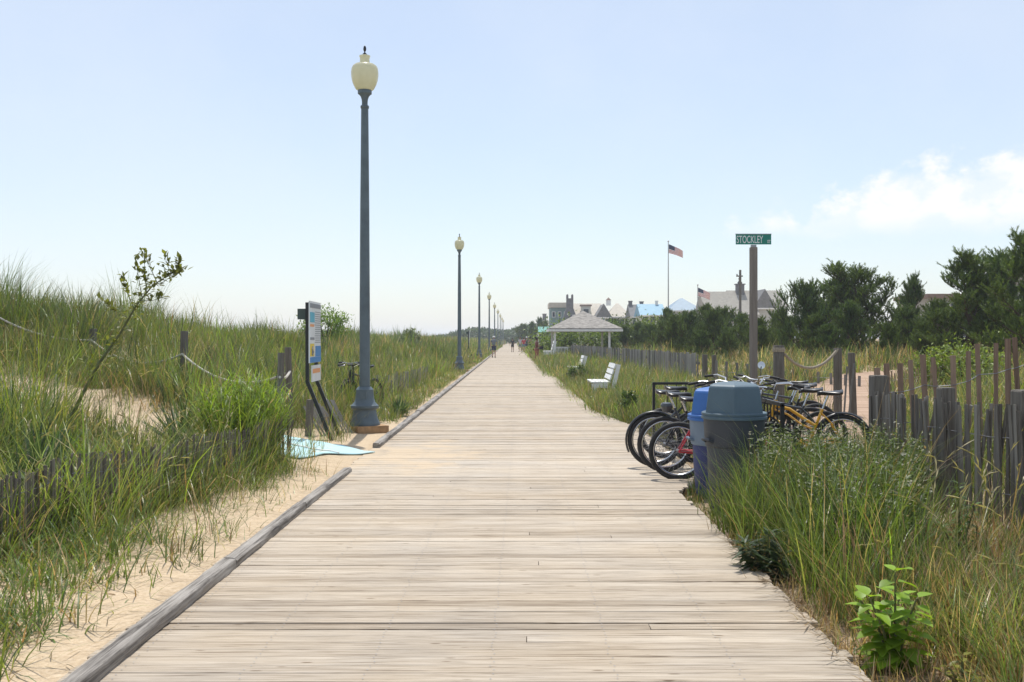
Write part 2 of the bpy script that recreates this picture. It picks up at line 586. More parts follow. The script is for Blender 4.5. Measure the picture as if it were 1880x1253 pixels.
def build_ground():
    xs = np.concatenate([-np.geomspace(26, 2600, 34)[::-1], np.arange(-25.5, -8, .5), np.arange(-8, 8, .16), np.arange(8, 26, .5), np.geomspace(26, 2600, 34)])
    ys = np.concatenate([np.arange(-8, 3, .6), np.arange(3, 24, .16), np.arange(24, 70, .5), np.geomspace(70, 4200, 60)])
    X, Y = np.meshgrid(xs, ys)
    Z = ground(X, Y)
    nx, ny = len(xs), len(ys)
    i = np.arange(nx * ny).reshape(ny, nx)
    q = np.stack([i[:-1, :-1], i[:-1, 1:], i[1:, 1:], i[1:, :-1]], -1).reshape(-1, 4)
    o = np_mesh('ground', np.stack([X, Y, Z], -1).reshape(-1, 3), q, 'ground', smooth=True)
    a = o.data.attributes.new('soil', 'FLOAT', 'POINT')
    e = X - cx(Y) - right_edge(Y)
    so = np.where(e > -.5, .72 - .5 * sm((e - 4) / 5), 0.0) + .12 * ((X - cx(Y)) < -3.2) + .5 * sm((np.abs(X) - 40) / 60)
    a.data.foreach_set('value', so.astype(np.float32).ravel())
    tag(o, kind='structure')


build_ground()


# ------------------------------------------------------------------ boardwalk
def build_boardwalk():
    mb = MB().use('plank')
    nails = []
    y, k = 2.2, 0
    while y < 300:
        w = .122 * random.uniform(.96, 1.04)
        if y > 90:
            w *= 2
        yc = y + w / 2
        c = float(cx(yc))
        x0 = LE + c - .16 + random.uniform(-.015, .015)
        x1 = float(right_edge(yc)) + c + random.uniform(-.03, .02)
        tone = random.gauss(0, .038)
        if random.random() < .10:
            tone -= .07
        th = max(-.002, min(.002, random.gauss(0, .0016)))
        tl = [max(-.003, min(.003, random.gauss(0, .0018))) for _ in range(4)]
        cut = [x0, x1]
        if yc < 40 and random.random() < .10:
            cut = [x0, random.choice([-.9, 0.1, .75]) + random.uniform(-.1, .1), x1]
        for a, b in zip(cut[:-1], cut[1:]):
            tn = tone + (random.gauss(0, .03) if len(cut) > 2 else 0)
            g = .0022
            ya, yb = y + .0022, y + w - .0022
            segs = 5 if yc < 25 else 1
            vs, fs = [], []
            for i in range(segs + 1):
                x = a + g + (b - a - 2 * g) * i / segs
                wob = .0018 * math.sin(i * 1.9 + k)
                dz = th + tl[0] * (1 - i / segs) + tl[1] * i / segs
                dz2 = th + tl[2] * (1 - i / segs) + tl[3] * i / segs
                vs += [(x, ya + wob, -.03), (x, ya + wob, dz - .003), (x, ya + .005 + wob, dz), (x, yb - .005 + wob, dz2), (x, yb + wob, dz2 - .003), (x, yb + wob, -.03)]
            for i in range(segs):
                for j in range(5):
                    p = i * 6 + j
                    fs.append((p, p + 1, p + 7, p + 6)[::-1])
            fs.append((0, 1, 2, 3, 4, 5)[::-1])
            q = segs * 6
            fs.append((q, q + 1, q + 2, q + 3, q + 4, q + 5))
            mb.add(vs, fs, tn)
        if yc < 20:
            for xj in np.arange(LE + .1, x1 - .05, .61):
                for yy in (y + .03, y + w - .03):
                    xx = xj + random.uniform(-.012, .012)
                    nails.append((xx, yy + random.uniform(-.006, .006), .0062))
        y += w
        k += 1
    mb.use('textgrey')
    for x, yy, z in nails:
        r = .0038
        mb.add([(x - r, yy - r, z), (x + r, yy - r, z), (x + r, yy + r, z), (x - r, yy + r, z)], [(0, 1, 2, 3)])
    o = mb.build('boardwalk')
    tag(o, kind='structure')
    d = MB().use('ground')
    # sand-coloured sheet under the planks, seen through the gaps
    prev = None
    for y in list(np.arange(2, 60, 2.0)) + list(np.arange(60, 301, 20.0)):
        c = float(cx(y))
        p = ((LE + c - .12, y, -.05), (RE + c - .04, y, -.05))
        if prev:
            d.add([prev[0], prev[1], p[1], p[0]], [(0, 1, 2, 3)])
        prev = p
    tag(d.build('boardwalk_underside', 'ground'), kind='structure')


build_boardwalk()


def build_deck():
    P = [Vector(p) for p in DECK]
    dense = []
    for a, b in zip(P[:-1], P[1:]):
        n = max(2, int((b - a).length / .14))
        for i in range(n):
            dense.append(a.lerp(b, i / n))
    mb = MB().use('crosspath')
    for i in range(len(dense) - 1):
        t = (dense[min(i + 6, len(dense) - 1)] - dense[max(i - 6, 0)])
        t.z = 0
        t.normalize()
        s = Vector((t.y, -t.x, 0))
        w = .95
        a, b = dense[i], dense[i + 1]
        b = a.lerp(b, .95)
        top = [a - s * w, a + s * w, b + s * w, b - s * w]
        low = [p - Vector((0, 0, .04)) for p in top]
        mb.add(low + top, [(4, 5, 6, 7), (0, 1, 5, 4), (1, 2, 6, 5), (2, 3, 7, 6), (3, 0, 4, 7)], random.gauss(0, .06))
    tag(mb.build('footpath'), kind='structure')


build_deck()


# ------------------------------------------------------------------ timber edge rail: each log a thing
def edge_log(pts, label, w=.2, h=.16, seed=0, rough=1.0):
    rd = random.Random(seed)
    n = 14
    L = [Vector(p) for p in pts]
    tot = sum((b - a).length for a, b in zip(L[:-1], L[1:]))
    k = max(4, int(tot / (.12 if L[0].y < 20 else 1.0)))
    org = L[0].copy()
    vs, fs = [], []
    off = [rd.uniform(0, 6.28) for _ in range(12)]
    for i in range(k + 1):
        s = i / k * (len(L) - 1)
        j = min(int(s), len(L) - 2)
        p = L[j].lerp(L[j + 1], s - j)
        u = i / k * tot
        for q in range(n):
            a = 2 * math.pi * q / n + .15
            ca, sa = math.cos(a), math.sin(a)
            e = .42
            x = math.copysign(abs(ca) ** e, ca) * w / 2
            z = math.copysign(abs(sa) ** e, sa) * h / 2
            nz = .6 * math.sin(u * 23.0 + off[4] + q * 3.7) * math.sin(u * 3.1 + off[5] + q) + .5 * math.sin(u * 2.3 + off[0] + q * .4) + .5 * math.sin(u * 5.1 + off[1] + q * 1.7) + .35 * math.sin(u * 11.3 + off[2] + q * 2.9)
            g = 1 + rough * (.05 * nz)
            if sa > .3:
                g -= rough * .10 * max(0, math.sin(u * 1.1 + off[3] + q * .9)) ** 3
            endk = .97 if min(i, k - i) == 0 else 1
            vs.append((p.x - org.x + x * g * endk, p.y - org.y, p.z - org.z + h / 2 - .01 + z * g * endk))
    for i in range(k):
        for q in range(n):
            q2 = (q + 1) % n
            fs.append((i * n + q, i * n + q2, (i + 1) * n + q2, (i + 1) * n + q))
    fs.append(tuple(range(n - 1, -1, -1)))
    fs.append(tuple(k * n + q for q in range(n)))
    mb = MB()
    mb.add(vs, fs)
    o = mb.build('edge_timber', 'rail', None, True, org, 35)
    return tag(o, label, 'timber', 'timbers along the boardwalk edge')


edge_log([(-2.07, 3.3, 0), (-2.085, 5.3, .005), (-2.10, 7.15, .0)], 'cracked grey edge timber at the very front of the boardwalk', .105, .085, 1, 1.7)
edge_log([(-2.10, 7.17, 0), (-2.13, 9.6, .0)], 'short weathered edge timber between the front one and the one at the sand gap', .10, .08, 2, 1.7)
edge_log([(-2.13, 9.63, 0), (-2.15, 12.3, -.01)], 'grey edge timber that stops at the gap before the pale blue mat', .10, .075, 3, 1.5)
edge_log([(-2.19, 14.95, 0), (-2.24, 21.5, 0)], 'grey edge timber starting with a cut end beside the big lamp post', .11, .085, 4, 1.3)
ends = [21.55, 28, 36, 46, 58, 74, 96, 130]
words_ = ['first short', 'second', 'third', 'fourth', 'fifth', 'sixth', 'last distant']
for i, (a, b) in enumerate(zip(ends[:-1], ends[1:])):
    edge_log([(-2.19 + float(cx(a)), a + .03, 0), (-2.19 + float(cx(b)), b, 0)], f'{words_[i]} edge timber along the boardwalk beyond the big lamp post', .13, .095, 10 + i, .7)


# ------------------------------------------------------------------ lamp posts
def make_lamp():
    r = thing('lamp_post', '', 'lamp post')
    mb = MB()
    mb.box((.06, 0, -.08), (.56, .56, .42), Matrix.Rotation(R(28), 3, 'Z'))
    mb.build('footing', 'concrete', r)
    prof = [(.265, .12), (.27, .15), (.262, .18), (.235, .24), (.215, .30), (.205, .36), (.205, .40), (.225, .415), (.245, .44), (.245, .475),
            (.225, .49), (.185, .535), (.165, .60), (.155, .68), (.155, .755), (.14, .77), (.12, .80)]
    b = MB().lathe(prof, 16)
    b.build('base', 'lamp', r, True, angle=30)
    n, vs, fs = 24, [], []
    st = [(.093, .79), (.09, 2.2), (.08, 4.0), (.064, 5.66), (.0635, 5.70)]
    for rad, z in st:
        for j in range(n):
            a = 2 * math.pi * j / n
            q = rad * (1.0 if j % 3 else .955)
            vs.append((q * math.cos(a), q * math.sin(a), z))
    for i in range(len(st) - 1):
        for j in range(n):
            fs.append((i * n + j, i * n + (j + 1) % n, (i + 1) * n + (j + 1) % n, (i + 1) * n + j))
    s = MB()
    s.add(vs, fs)
    s.build('shaft', 'lamp', r, True, angle=60)
    c = MB().lathe([(.06, 5.68), (.074, 5.70), (.076, 5.725), (.07, 5.74), (.052, 5.75), (.051, 5.80), (.056, 5.85), (.072, 5.90), (.10, 5.935), (.122, 5.95), (.124, 6.0), (.118, 6.015)], 24)
    c.build('capital', 'lamp', r, True, angle=35)
    gp = [(.11, 6.008), (.152, 6.025), (.175, 6.06), (.205, 6.12), (.226, 6.19), (.237, 6.27), (.238, 6.33), (.230, 6.39), (.21, 6.435), (.17, 6.465), (.12, 6.48), (.095, 6.487),
          (.088, 6.50), (.084, 6.53), (.083, 6.56), (.088, 6.59), (.097, 6.61), (.095, 6.618), (.07, 6.628), (.04, 6.636)]
    g = MB().lathe(gp, 32)
    gl = g.build('globe', 'globe', r, True, angle=50)
    MB().lathe([(.04, 6.63), (.038, 6.65), (.022, 6.665), (.012, 6.675), (.01, 6.69), (.018, 6.70), (.027, 6.73), (.026, 6.755), (.016, 6.785), (.004, 6.80)], 12).build('finial', 'black', gl, True, angle=60)
    # arm of the photocell and access plate
    p = MB()
    p.box((0, -.158, .66), (.11, .02, .12))
    p.build('access_plate', 'lamp', r)
    return r


lamp0 = make_lamp()
ordn = ['biggest lamp post, beside the blue and white notice sign', 'second lamp post along the boardwalk', 'third lamp post along the boardwalk',
        'fourth lamp post along the boardwalk, thin in the distance', 'fifth lamp post along the boardwalk', 'sixth lamp post along the boardwalk', 'seventh lamp post along the boardwalk',
        'eighth lamp post along the boardwalk', 'ninth and most distant lamp post along the boardwalk']
for i, lab in enumerate(ordn):
    o = lamp0 if i == 0 else copy_tree(lamp0)
    Y = [17.5, 48.8, 77.5, 110, 142, 173, 205, 236, 268][i]
    X = -2.76 + float(cx(Y)) * (1 if i else 0)
    o.location = (X, Y, gz(X, Y) - .02 if i == 0 else gz(X, Y) - .06)
    o.rotation_euler = (0, 0, R([0, 14, 77, 33, 58, 20, 5, 44, 70][i]))
    tag(o, lab + (', slate blue with a cream globe' if i < 3 else ''), 'lamp post', 'lamp posts along the boardwalk')


# ------------------------------------------------------------------ notice sign
def make_notice():
    r = thing('notice_sign', 'tall blue and white notice sign on bent black posts beside the sand gap', 'sign')
    for y in (0, .86):
        mb = MB()
        pts = [(.46, y, -.25), (.46 * .82, y, .03), (0, y, .96), (0, y, 2.2)]
        for a, b in zip(pts[:-1], pts[1:]):
            mb.bar(a, Vector(b) + (Vector(b) - Vector(a)).normalized() * .012, .055, .055)
        mb.build('post', 'black', r)
    mb = MB()
    mb.box((.045, .43, 1.745), (.022, 1.04, .98))
    pn = mb.build('panel', 'signwhite', r)
    def patch(m, y0, y1, z0, z1, name):
        mb = MB()
        mb.box((.059, (y0 + y1) / 2, (z0 + z1) / 2), (.006, y1 - y0, z1 - z0))
        return mb.build(name, m, pn)
    patch('textgrey', -.08, .94, 2.13, 2.2, 'heading_band')
    patch('cyan', -.08, .32, 1.90, 2.06, 'cyan_picture')
    patch('orange', -.08, .28, 1.83, 1.87, 'orange_line')
    patch('textgrey', -.06, .3, 1.62, 1.66, 'text_band')
    patch('signyellow', -.08, .28, 1.36, 1.56, 'yellow_warning')
    patch('signblue', -.085, .945, 1.258, 1.345, 'blue_band')
    patch('signblue', .42, .94, 1.35, 1.52, 'blue_map')
    mb = MB()
    for z in np.arange(1.58, 2.1, .035):
        mb.box((.0585, .66, z), (.005, .62 * random.uniform(.75, 1), .011))
    mb.build('text_lines', 'textgrey', pn)
    mb = MB()      # dark swimmer-like silhouette in the yellow field
    mb.tube([(.064, .05, 1.38), (.064, .09, 1.43), (.064, .06, 1.47), (.064, .1, 1.51)], [.02, .03, .022, .018], 6)
    mb.build('warning_mark', 'textgrey', pn)
    mb = MB()
    mb.box((.05, .52, 1.08), (.018, .85, .26))
    lp = mb.build('lower_plate', 'signwhite', r)
    mb = MB()
    mb.box((.062, .5, 1.12), (.006, .7, .07))
    mb.build('orange_strip', 'orange', lp)
    mb = MB()
    mb.box((-.09, .10, 2.03), (.16, .05, .17))
    mb.build('side_box', 'darkgreen', r)
    return r


ns = make_notice()
ns.location = (-3.385, 15.72, 0)
ns.rotation_euler = (0, 0, R(2.4))
n2 = copy_tree(ns)
n2.location = (-3.75 - .15, 73, .0)
n2.rotation_euler = (0, 0, R(4))
tag(n2, 'small distant notice sign on black posts beyond the second lamp post', 'sign')


# ------------------------------------------------------------------ beach mat
def beach_mat():
    mb = MB()
    P = [Vector((-2.52, 13.72, .02)), Vector((-2.9, 14.0, 0)), Vector((-3.8, 14.75, 0)), Vector((-4.35, 15.15, 0))]
    wid = [.70, .70, .72, .72]
    nu, nv = 40, 10
    vs = []
    for i in range(nu + 1):
        s = i / nu * (len(P) - 1)
        j = min(int(s), len(P) - 2)
        p = P[j].lerp(P[j + 1], s - j)
        w = wid[j] + (wid[j + 1] - wid[j]) * (s - j)
        t = (P[j + 1] - P[j])
        t.z = 0
        t.normalize()
        sd = Vector((t.y, -t.x, 0))
        for q in range(nv + 1):
            v = (q / nv * 2 - 1)
            x, y = p.x + sd.x * w * v, p.y + sd.y * w * v
            z = max(gz(x, y), -.02) + .022 + .008 * math.sin(x * 5 + y * 2) ** 2
            if x > -2.26:
                z = max(z, .022)
            vs.append((x, y, z))
    fs = []
    W = nv + 1
    for i in range(nu):
        for q in range(nv):
            a = i * W + q
            fs.append((a, a + 1, a + W + 1, a + W))
    mb.add(vs, fs)
    o = mb.build('beach_mat', 'mat', None, True)
    tag(o, 'pale turquoise access mat lying across the sand gap', 'mat')
    sol = o.modifiers.new('thick', 'SOLIDIFY')
    sol.thickness = .012
    b = MB()
    b.tube([Vector(vs[i * W + 5]) + Vector((0, 0, .008)) for i in range(0, nu + 1, 2)], .012, 5)
    b.build('seam', 'white', o)


beach_mat()


# ------------------------------------------------------------------ posts, ropes, sand fences
def post_mesh(name, h, w, m='post', parent=None, loc=None, round_=False, lean=(0, 0)):
    mb = MB()
    if round_:
        mb.lathe([(w / 2, -.4), (w / 2 * 1.02, h * .5), (w / 2 * .96, h - .02), (w / 2 * .85, h)], 14)
    else:
        mb.lathe([(w * .69, -.4), (w * .69, h - .015), (w * .64, h)], 4, rot=R(45))
    o = mb.build(name, m, parent, round_, loc, 50)
    o.rotation_euler = (lean[0], lean[1], random.uniform(-.15, .15))
    return o


def rope(a, b, sag, rad, n=18):
    a, b = Vector(a), Vector(b)
    pts = []
    for i in range(n + 1):
        t = i / n
        p = a.lerp(b, t)
        p.z -= sag * 4 * t * (1 - t)
        pts.append(p)
    return pts, rad


rf = thing('rope_fence', 'grey posts joined by pale sagging ropes along the sand path up the dune', 'rope fence')
chain = [(-13.0, 23.3, 1.0, .13), (-9.4, 21.8, .95, .12), (-6.8, 20.0, None, .12), (-4.02, 17.3, None, .09), (-3.78, 15.6, None, .085)]
tops = {2: 1.79, 3: 1.49, 4: 1.42}
att = []
for i, (x, y, h, w) in enumerate(chain):
    z = gz(x, y)
    hh = h if h else tops[i] - z
    post_mesh('post', hh, w, 'post', rf, (x, y, z), False, (R(random.uniform(-2, 2)), R(random.uniform(-3, 3))))
    att.append(Vector((x, y - w * .5, z + hh - [.25, .25, .46, .42, .38][i])))
for a, b, s in zip(att[:-1], att[1:], (.3, .32, .36, .06)):
    p, rd = rope(a, b, s, .022)
    MB().tube(p, rd, 7).build('rope', 'rope', rf, True)

o = post_mesh('stump_post', .60, .1, 'post', None, (-3.45, 16.1, gz(-3.45, 16.1)), False, (0, R(3)))
tag(o, 'short square grey post in the sand beside the collapsed slats', 'post')


def slat_panel(pts, n, h, w, m, parent, th=.009, tilt=3.0, sink=.15, hj=.05, fallen=0, zs=None):
    """thin upright slats wired together along the polyline pts (x, y)"""
    mb = MB().use(m)
    P = [Vector((*p, 0)) for p in pts]
    tot = sum((b - a).length for a, b in zip(P[:-1], P[1:]))
    wires = []
    for i in range(n):
        u = (i + .5 + random.uniform(-.2, .2)) / n * tot
        for a, b in zip(P[:-1], P[1:]):
            L = (b - a).length
            if u <= L:
                break
            u -= L
        t = (b - a).normalized()
        p = a + t * u
        z = gz(p.x, p.y)
        hh = h + random.uniform(-hj, hj)
        tl = R(random.gauss(0, tilt))
        if fallen and random.random() < fallen:
            tl += R(random.uniform(8, 24))
        side = Vector((t.y, -t.x, 0))
        up = Vector((0, 0, math.cos(tl))) + t * math.sin(tl) + side * random.gauss(0, .03)
        b0 = p + Vector((0, 0, z - sink))
        mb.bar(b0, b0 + up * (hh + sink), w * random.uniform(.85, 1.1), th, random.gauss(0, .09), up=side)
        wires.append((p, z))
    mb.use('greymetal')
    for k in (.3, .75):
        q = [w_[0] + Vector((0, 0, w_[1] + h * k)) for w_ in wires[::2]]
        if len(q) > 1:
            mb.tube(q, .0035, 4)
    return mb.build('slat_panel', None, parent)


def sand_fence(label, pts, n, h, w, m, posts=(), **kw):
    f = thing('sand_fence', label, 'fence', (0, 0, 0), 0, None)
    segs = list(zip(pts[:-1], pts[1:]))
    L = [math.dist(a, b) for a, b in segs]
    for (a, b), l in zip(segs, L):
        slat_panel([a, b], max(3, round(n * l / sum(L))), h, w, m, f, **kw)
    for (x, y, ph, pw) in posts:
        post_mesh('post', ph, pw, 'post', f, (x, y, gz(x, y)))
    return f


# old half buried fence at the lower dune foot
sand_fence('old half buried slat fence overgrown with grass along the dune foot', [(-4.35, 5.0), (-3.78, 7.4), (-3.45, 9.8), (-3.28, 11.6), (-3.02, 12.95)], 260, .58, .019, 'slat_dark',
           tilt=3.5, sink=.1, fallen=.10, hj=.03)
# collapsed bit by the stump post
lf = thing('collapsed_fence', 'few bleached slats leaning over beside the short grey post', 'fence')
mb = MB().use('slat')
for i in range(11):
    x, y = -3.42 + i * .035, 16.35 + i * .075
    z = gz(x, y)
    mb.bar((x + .18, y - .1, z - .03), (x - .16 + random.uniform(-.03, .03), y + .12, z + .5 + random.uniform(-.08, .05)), .03, .009, random.uniform(0, .25))
mb.use('greymetal').tube([(-3.4, 16.4, gz(-3.4, 16.4) + .3), (-3.05, 17.1, gz(-3.05, 17.1) + .28)], .004, 4)
mb.build('slat_panel', None, lf)
sand_fence('grey slat fence sunk in grass just beyond the big lamp post', [(-3.75, 23.0), (-3.45, 28), (-3.4, 36)], 90, .62, .07, 'slat', tilt=2)

# big grey fence beyond the bench
gf = thing('picket_fence', 'long weathered grey picket fence behind the white benches up to the pavilion', 'fence')
gp = [(5.95, 33.6), (5.6, 42), (4.75, 57), (3.75, 76)]
def fence_panel(a, b, n, parent, w=.16, h=1.14):
    mb = MB().use('slat')
    for i in range(n):
        t = (i + .5) / n
        x, y = a[0] + (b[0] - a[0]) * t, a[1] + (b[1] - a[1]) * t
        z = -.02
        if random.random() < .07:
            continue
        ww = w * random.uniform(.6, 1.15)
        hh = h + random.gauss(0, .025)
        d = Vector((b[0] - a[0], b[1] - a[1], 0)).normalized()
        mb.bar((x, y, z - .1), (x + random.gauss(0, .01), y, z + hh), ww, .02, random.gauss(.08, .15), up=(d.y, -d.x, 0))
    mb.box(((a[0] + b[0]) / 2 + .05, (a[1] + b[1]) / 2, .8), (.04, math.dist(a, b), .09), Matrix.Rotation(-math.atan2(b[0] - a[0], b[1] - a[1]), 3, 'Z'))
    mb.box(((a[0] + b[0]) / 2 + .05, (a[1] + b[1]) / 2, .25), (.04, math.dist(a, b), .09), Matrix.Rotation(-math.atan2(b[0] - a[0], b[1] - a[1]), 3, 'Z'))
    return mb.build('slat_panel', None, parent)
for a, b in zip(gp[:-1], gp[1:]):
    k = max(1, round(math.dist(a, b) / 4.2))
    for i in range(k):
        p = (a[0] + (b[0] - a[0]) * i / k, a[1] + (b[1] - a[1]) * i / k)
        q = (a[0] + (b[0] - a[0]) * (i + 1) / k, a[1] + (b[1] - a[1]) * (i + 1) / k)
        fence_panel(p, q, round(math.dist(p, q) / .175), gf)
for i in range(0, 3):
    pass
post_mesh('post', 1.1, .16, 'post', gf, (6.1, 33.2, 0))
post_mesh('post', 1.1, .13, 'post', gf, (6.22, 32.2, 0))
# low open slats running on from its near end
lo_f = thing('low_slat_fence', 'low open row of thin grey slats behind the parked bicycles', 'fence')
for i in range(13):
    x, y = 6.1 + i * .23, 31.2 - i * .42
    z = gz(x, y)
    mb = MB()
    top = .95 - .025 * i
    mb.bar((x, y, z - .1), (x + random.gauss(0, .012), y, max(z + .4, top)), .075, .015, random.gauss(0, .05))
    mb.build('slat', 'slat', lo_f)
mb = MB()
mb.tube([(6.1, 31.2, .6), (8.9, 26.2, .55)], .008, 4)
mb.build('wire', 'greymetal', lo_f)

# fence close to the camera
fp = [(3.98, 11.3), (4.08, 9.75), (4.24, 8.5), (4.5, 6.8), (4.9, 5.0)]
nf = thing('near_slat_fence', 'close weathered slat fence with thick square posts behind the tall flowering weeds', 'fence')
for a, b in zip(fp[:-1], fp[1:]):
    slat_panel([a, b], max(3, int(math.dist(a, b) / .042)), 1.09, .042, 'slat_warm', nf, tilt=2.0, fallen=.07, hj=.03)
for (x, y), hh, pw in zip(fp[:4], (1.36, 1.27, 1.3, 1.3), (.17, .135, .19, .16)):
    post_mesh('post', hh - .06, pw, 'post', nf, (x + .07, y, gz(x, y)))
# tall reddish slats, wide apart
rfn = thing('spaced_slat_fence', 'rising row of tall reddish slats set wide apart behind the close grey fence', 'fence')
wire = [[], []]
for i in range(19):
    t = i / 18
    x, y = 4.5 + 2.9 * t, 12.6 - .2 * t
    ztop = 1.28 + .70 * (t ** 1.15)
    z = gz(x, y)
    mb = MB()
    a = Vector((x, y, z - .15))
    b = Vector((x - .05 + random.gauss(0, .045), y + random.gauss(0, .03), ztop + random.uniform(-.05, .04)))
    mb.bar(a, b, .066 * random.uniform(.85, 1.15), .012, random.gauss(0, .08))
    mb.build('slat', 'slat_red', rfn)
    for k, w_ in enumerate(wire):
        p = a.lerp(b, .35 + .42 * k)
        w_.append((p.x, p.y - .012, p.z))
for w_ in wire:
    MB().tube(w_, .005, 4).build('wire', 'greymetal', rfn)

# posts by the crossing path
rp = thing('rope_fence', 'thick dark post and slimmer post joined by a sagging tan rope beside the reddish path', 'rope fence')
A, B = (4.62, 17.9), (5.9, 18.6)
za, zb = gz(*A), gz(*B)
post_mesh('post', 1.52 - za, .2, 'post', rp, (*A, za), True)
post_mesh('post', 1.46 - zb, .12, 'post', rp, (*B, zb))
mb = MB()
mb.tube(rope((A[0] + .09, A[1] - .05, 1.36), (B[0], B[1] - .03, 1.45), .30, .024)[0], .026, 8)
mb.build('rope', 'ropedark', rp, True)
mb = MB().lathe([(.108, 1.40), (.112, 1.42), (.112, 1.46), (.108, 1.48)], 14, (A[0], A[1], 0))
mb.build('rope_loop', 'ropedark', rp, True)
o = post_mesh('path_post', 1.36 - gz(6.4, 19), .11, 'post', None, (6.4, 19.2, gz(6.4, 19.2)), False, (0, R(-2)))
tag(o, 'single slim grey post standing just beyond the tan rope', 'post')
f3 = thing('slat_remnant', 'two thin leaning slats between the rope posts by the reddish path', 'fence')
for i in range(3):
    mb = MB()
    mb.bar((6.02 + .09 * i, 18.9, .1), (6.08 + .1 * i + .03 * i, 19.0, 1.05 + .06 * i), .035, .01)
    mb.build('slat', 'slat', f3)
o = sand_fence('distant line of low slats along the far side of the reddish path', [(8.3, 22.5), (11.5, 26.5), (15.5, 29.5)], 40, .72, .05, 'slat_red', tilt=4)


# ------------------------------------------------------------------ street sign
def street_sign():
    r = thing('street_sign', 'green street name blade on a tall square wooden post behind the bicycles', 'street sign', (3.955, 17, 0))
    post_mesh('post', 3.20, .108, 'signpost', r).rotation_euler = (0, 0, R(8))
    mb = MB()
    mb.box((.0, 0, 3.335), (.605, .012, .175))
    bl = mb.build('blade', 'green', r)
    mb = MB()
    mb.box((0, 0, 3.425), (.615, .02, .012))
    mb.box((0, 0, 3.215), (.09, .05, .05))
    mb.build('bracket', 'greymetal', r)

    def text(s, size, x, z, sx, name):
        cu = bpy.data.curves.new('lettering', 'FONT')
        cu.body = s
        cu.size = size
        cu.extrude = .0015
        cu.offset = .0016
        t = bpy.data.objects.new('tmp', cu)
        COL.objects.link(t)
        dg = bpy.context.evaluated_depsgraph_get()
        me = bpy.data.meshes.new_from_object(t.evaluated_get(dg))
        bpy.data.objects.remove(t)
        o = bpy.data.objects.new(name, me)
        me.materials.append(M['lettering'])
        COL.objects.link(o)
        o.parent = bl
        o.location = (x, -.0085, z)
        o.rotation_euler = (R(90), 0, 0)
        o.scale = (sx, 1, 1)
    text('STOCKLEY', .178, -.292, 3.272, .525, 'lettering')
    text('ST', .072, .235, 3.272, .7, 'lettering')
    return r


street_sign()


# ------------------------------------------------------------------ benches and pavilion
def make_bench(L=1.9):
    """seat faces -x, runs along +y"""
    r = thing('bench', '', 'bench')
    for i in range(4):
        mb = MB()
        mb.box((-.30 + i * .145, L / 2, .43), (.13, L, .035))
        mb.build('seat_slat', 'white', r)
    d = Vector((.34, 0, .94)).normalized()
    rot = Matrix.Rotation(math.atan2(d.x, d.z), 3, 'Y')
    for i in range(3):
        c = Vector((.17, L / 2, .47)) + d * (.10 + i * .175)
        mb = MB()
        mb.box(c, (.04, L, .135), rot)
        mb.build('back_slat', 'white', r)
    for y in (.05, L - .05):
        mb = MB()
        mb.box((-.28, y, .19), (.14, .08, .42))
        mb.build('leg', 'white', r)
        mb = MB()
        mb.bar((.2, y, -.02), Vector((.24, y, .42)) + d * .56, .11, .08, up=(0, 1, 0))
        mb.build('back_leg', 'white', r)
        mb = MB()
        mb.box((-.02, y, .34), (.38, .07, .14))
        mb.build('rail', 'white', r)
    return r


b0 = make_bench()
b0.location = (2.37, 28.7, -.06)
tag(b0, 'white slatted bench in tall grass between boardwalk and grey fence', 'bench')
b1 = copy_tree(b0)
b1.location = (2.52, 45.5, -.12)
tag(b1, 'small distant white bench half hidden in grass before the pavilion', 'bench')


def pavilion():
    X0, X1, Y0, Y1 = 2.15, 7.9, 78, 86
    r = thing('pavilion', 'white open pavilion with a grey shingled hip roof', 'pavilion', ((X0 + X1) / 2, (Y0 + Y1) / 2, 0))
    hx, hy = (X1 - X0) / 2, (Y1 - Y0) / 2
    ez, az = 2.42, 3.86
    mb = MB()
    a = [(-hx, -hy, ez), (hx, -hy, ez), (hx, hy, ez), (-hx, hy, ez), (0, -.6, az), (0, .6, az)]
    lo_ = [(x, y, z - .09) for x, y, z in a[:4]]
    mb.add(a + lo_, [(0, 1, 4), (1, 2, 5, 4), (2, 3, 5), (3, 0, 4, 5), (6, 7, 1, 0), (7, 8, 2, 1), (8, 9, 3, 2), (9, 6, 0, 3), (9, 8, 7, 6)])
    rf_ = mb.build('roof', 'shingle', r)
    mb = MB()
    for p, q in ((0, 1), (1, 2), (2, 3), (3, 0)):
        va, vb = Vector(a[p]), Vector(a[q])
        mb.bar(va - Vector((0, 0, .17)), vb - Vector((0, 0, .17)), .06, .16, up=(0, 0, 1))
    mb.build('fascia', 'white', rf_)
    for x in (-hx + .45, hx - 1.0):
        for y in (-hy + .5, hy - .5):
            mb = MB()
            mb.box((x, y, ez / 2 - .1), (.17, .17, ez))
            mb.build('post', 'white', r)
    for y, x0, x1 in ((-hy + .5, -hx + .55, -hx + 1.5), (hy - .5, -hx + .6, hx - 1.1)):
        mb = MB()
        mb.box(((x0 + x1) / 2, y, .88), (x1 - x0, .06, .07))
        mb.box(((x0 + x1) / 2, y, .2), (x1 - x0, .06, .06))
        for x in np.arange(x0 + .06, x1, .12):
            mb.box((x, y, .54), (.035, .035, .64))
        mb.build('railing', 'white', r)
    mb = MB()
    mb.box((-.2, 0, -.02), (2 * hx - .6, 2 * hy - .6, .08))
    mb.build('deck', 'slat', r)
    # end panel of the seat inside
    return r


pavilion()
b2 = make_bench(1.7)
b2.location = (2.0, 72.5, .05)
b2.scale = (1.1, 1.1, 1.45)
tag(b2, 'white high backed bench beside the standing woman at the pavilion corner', 'bench')


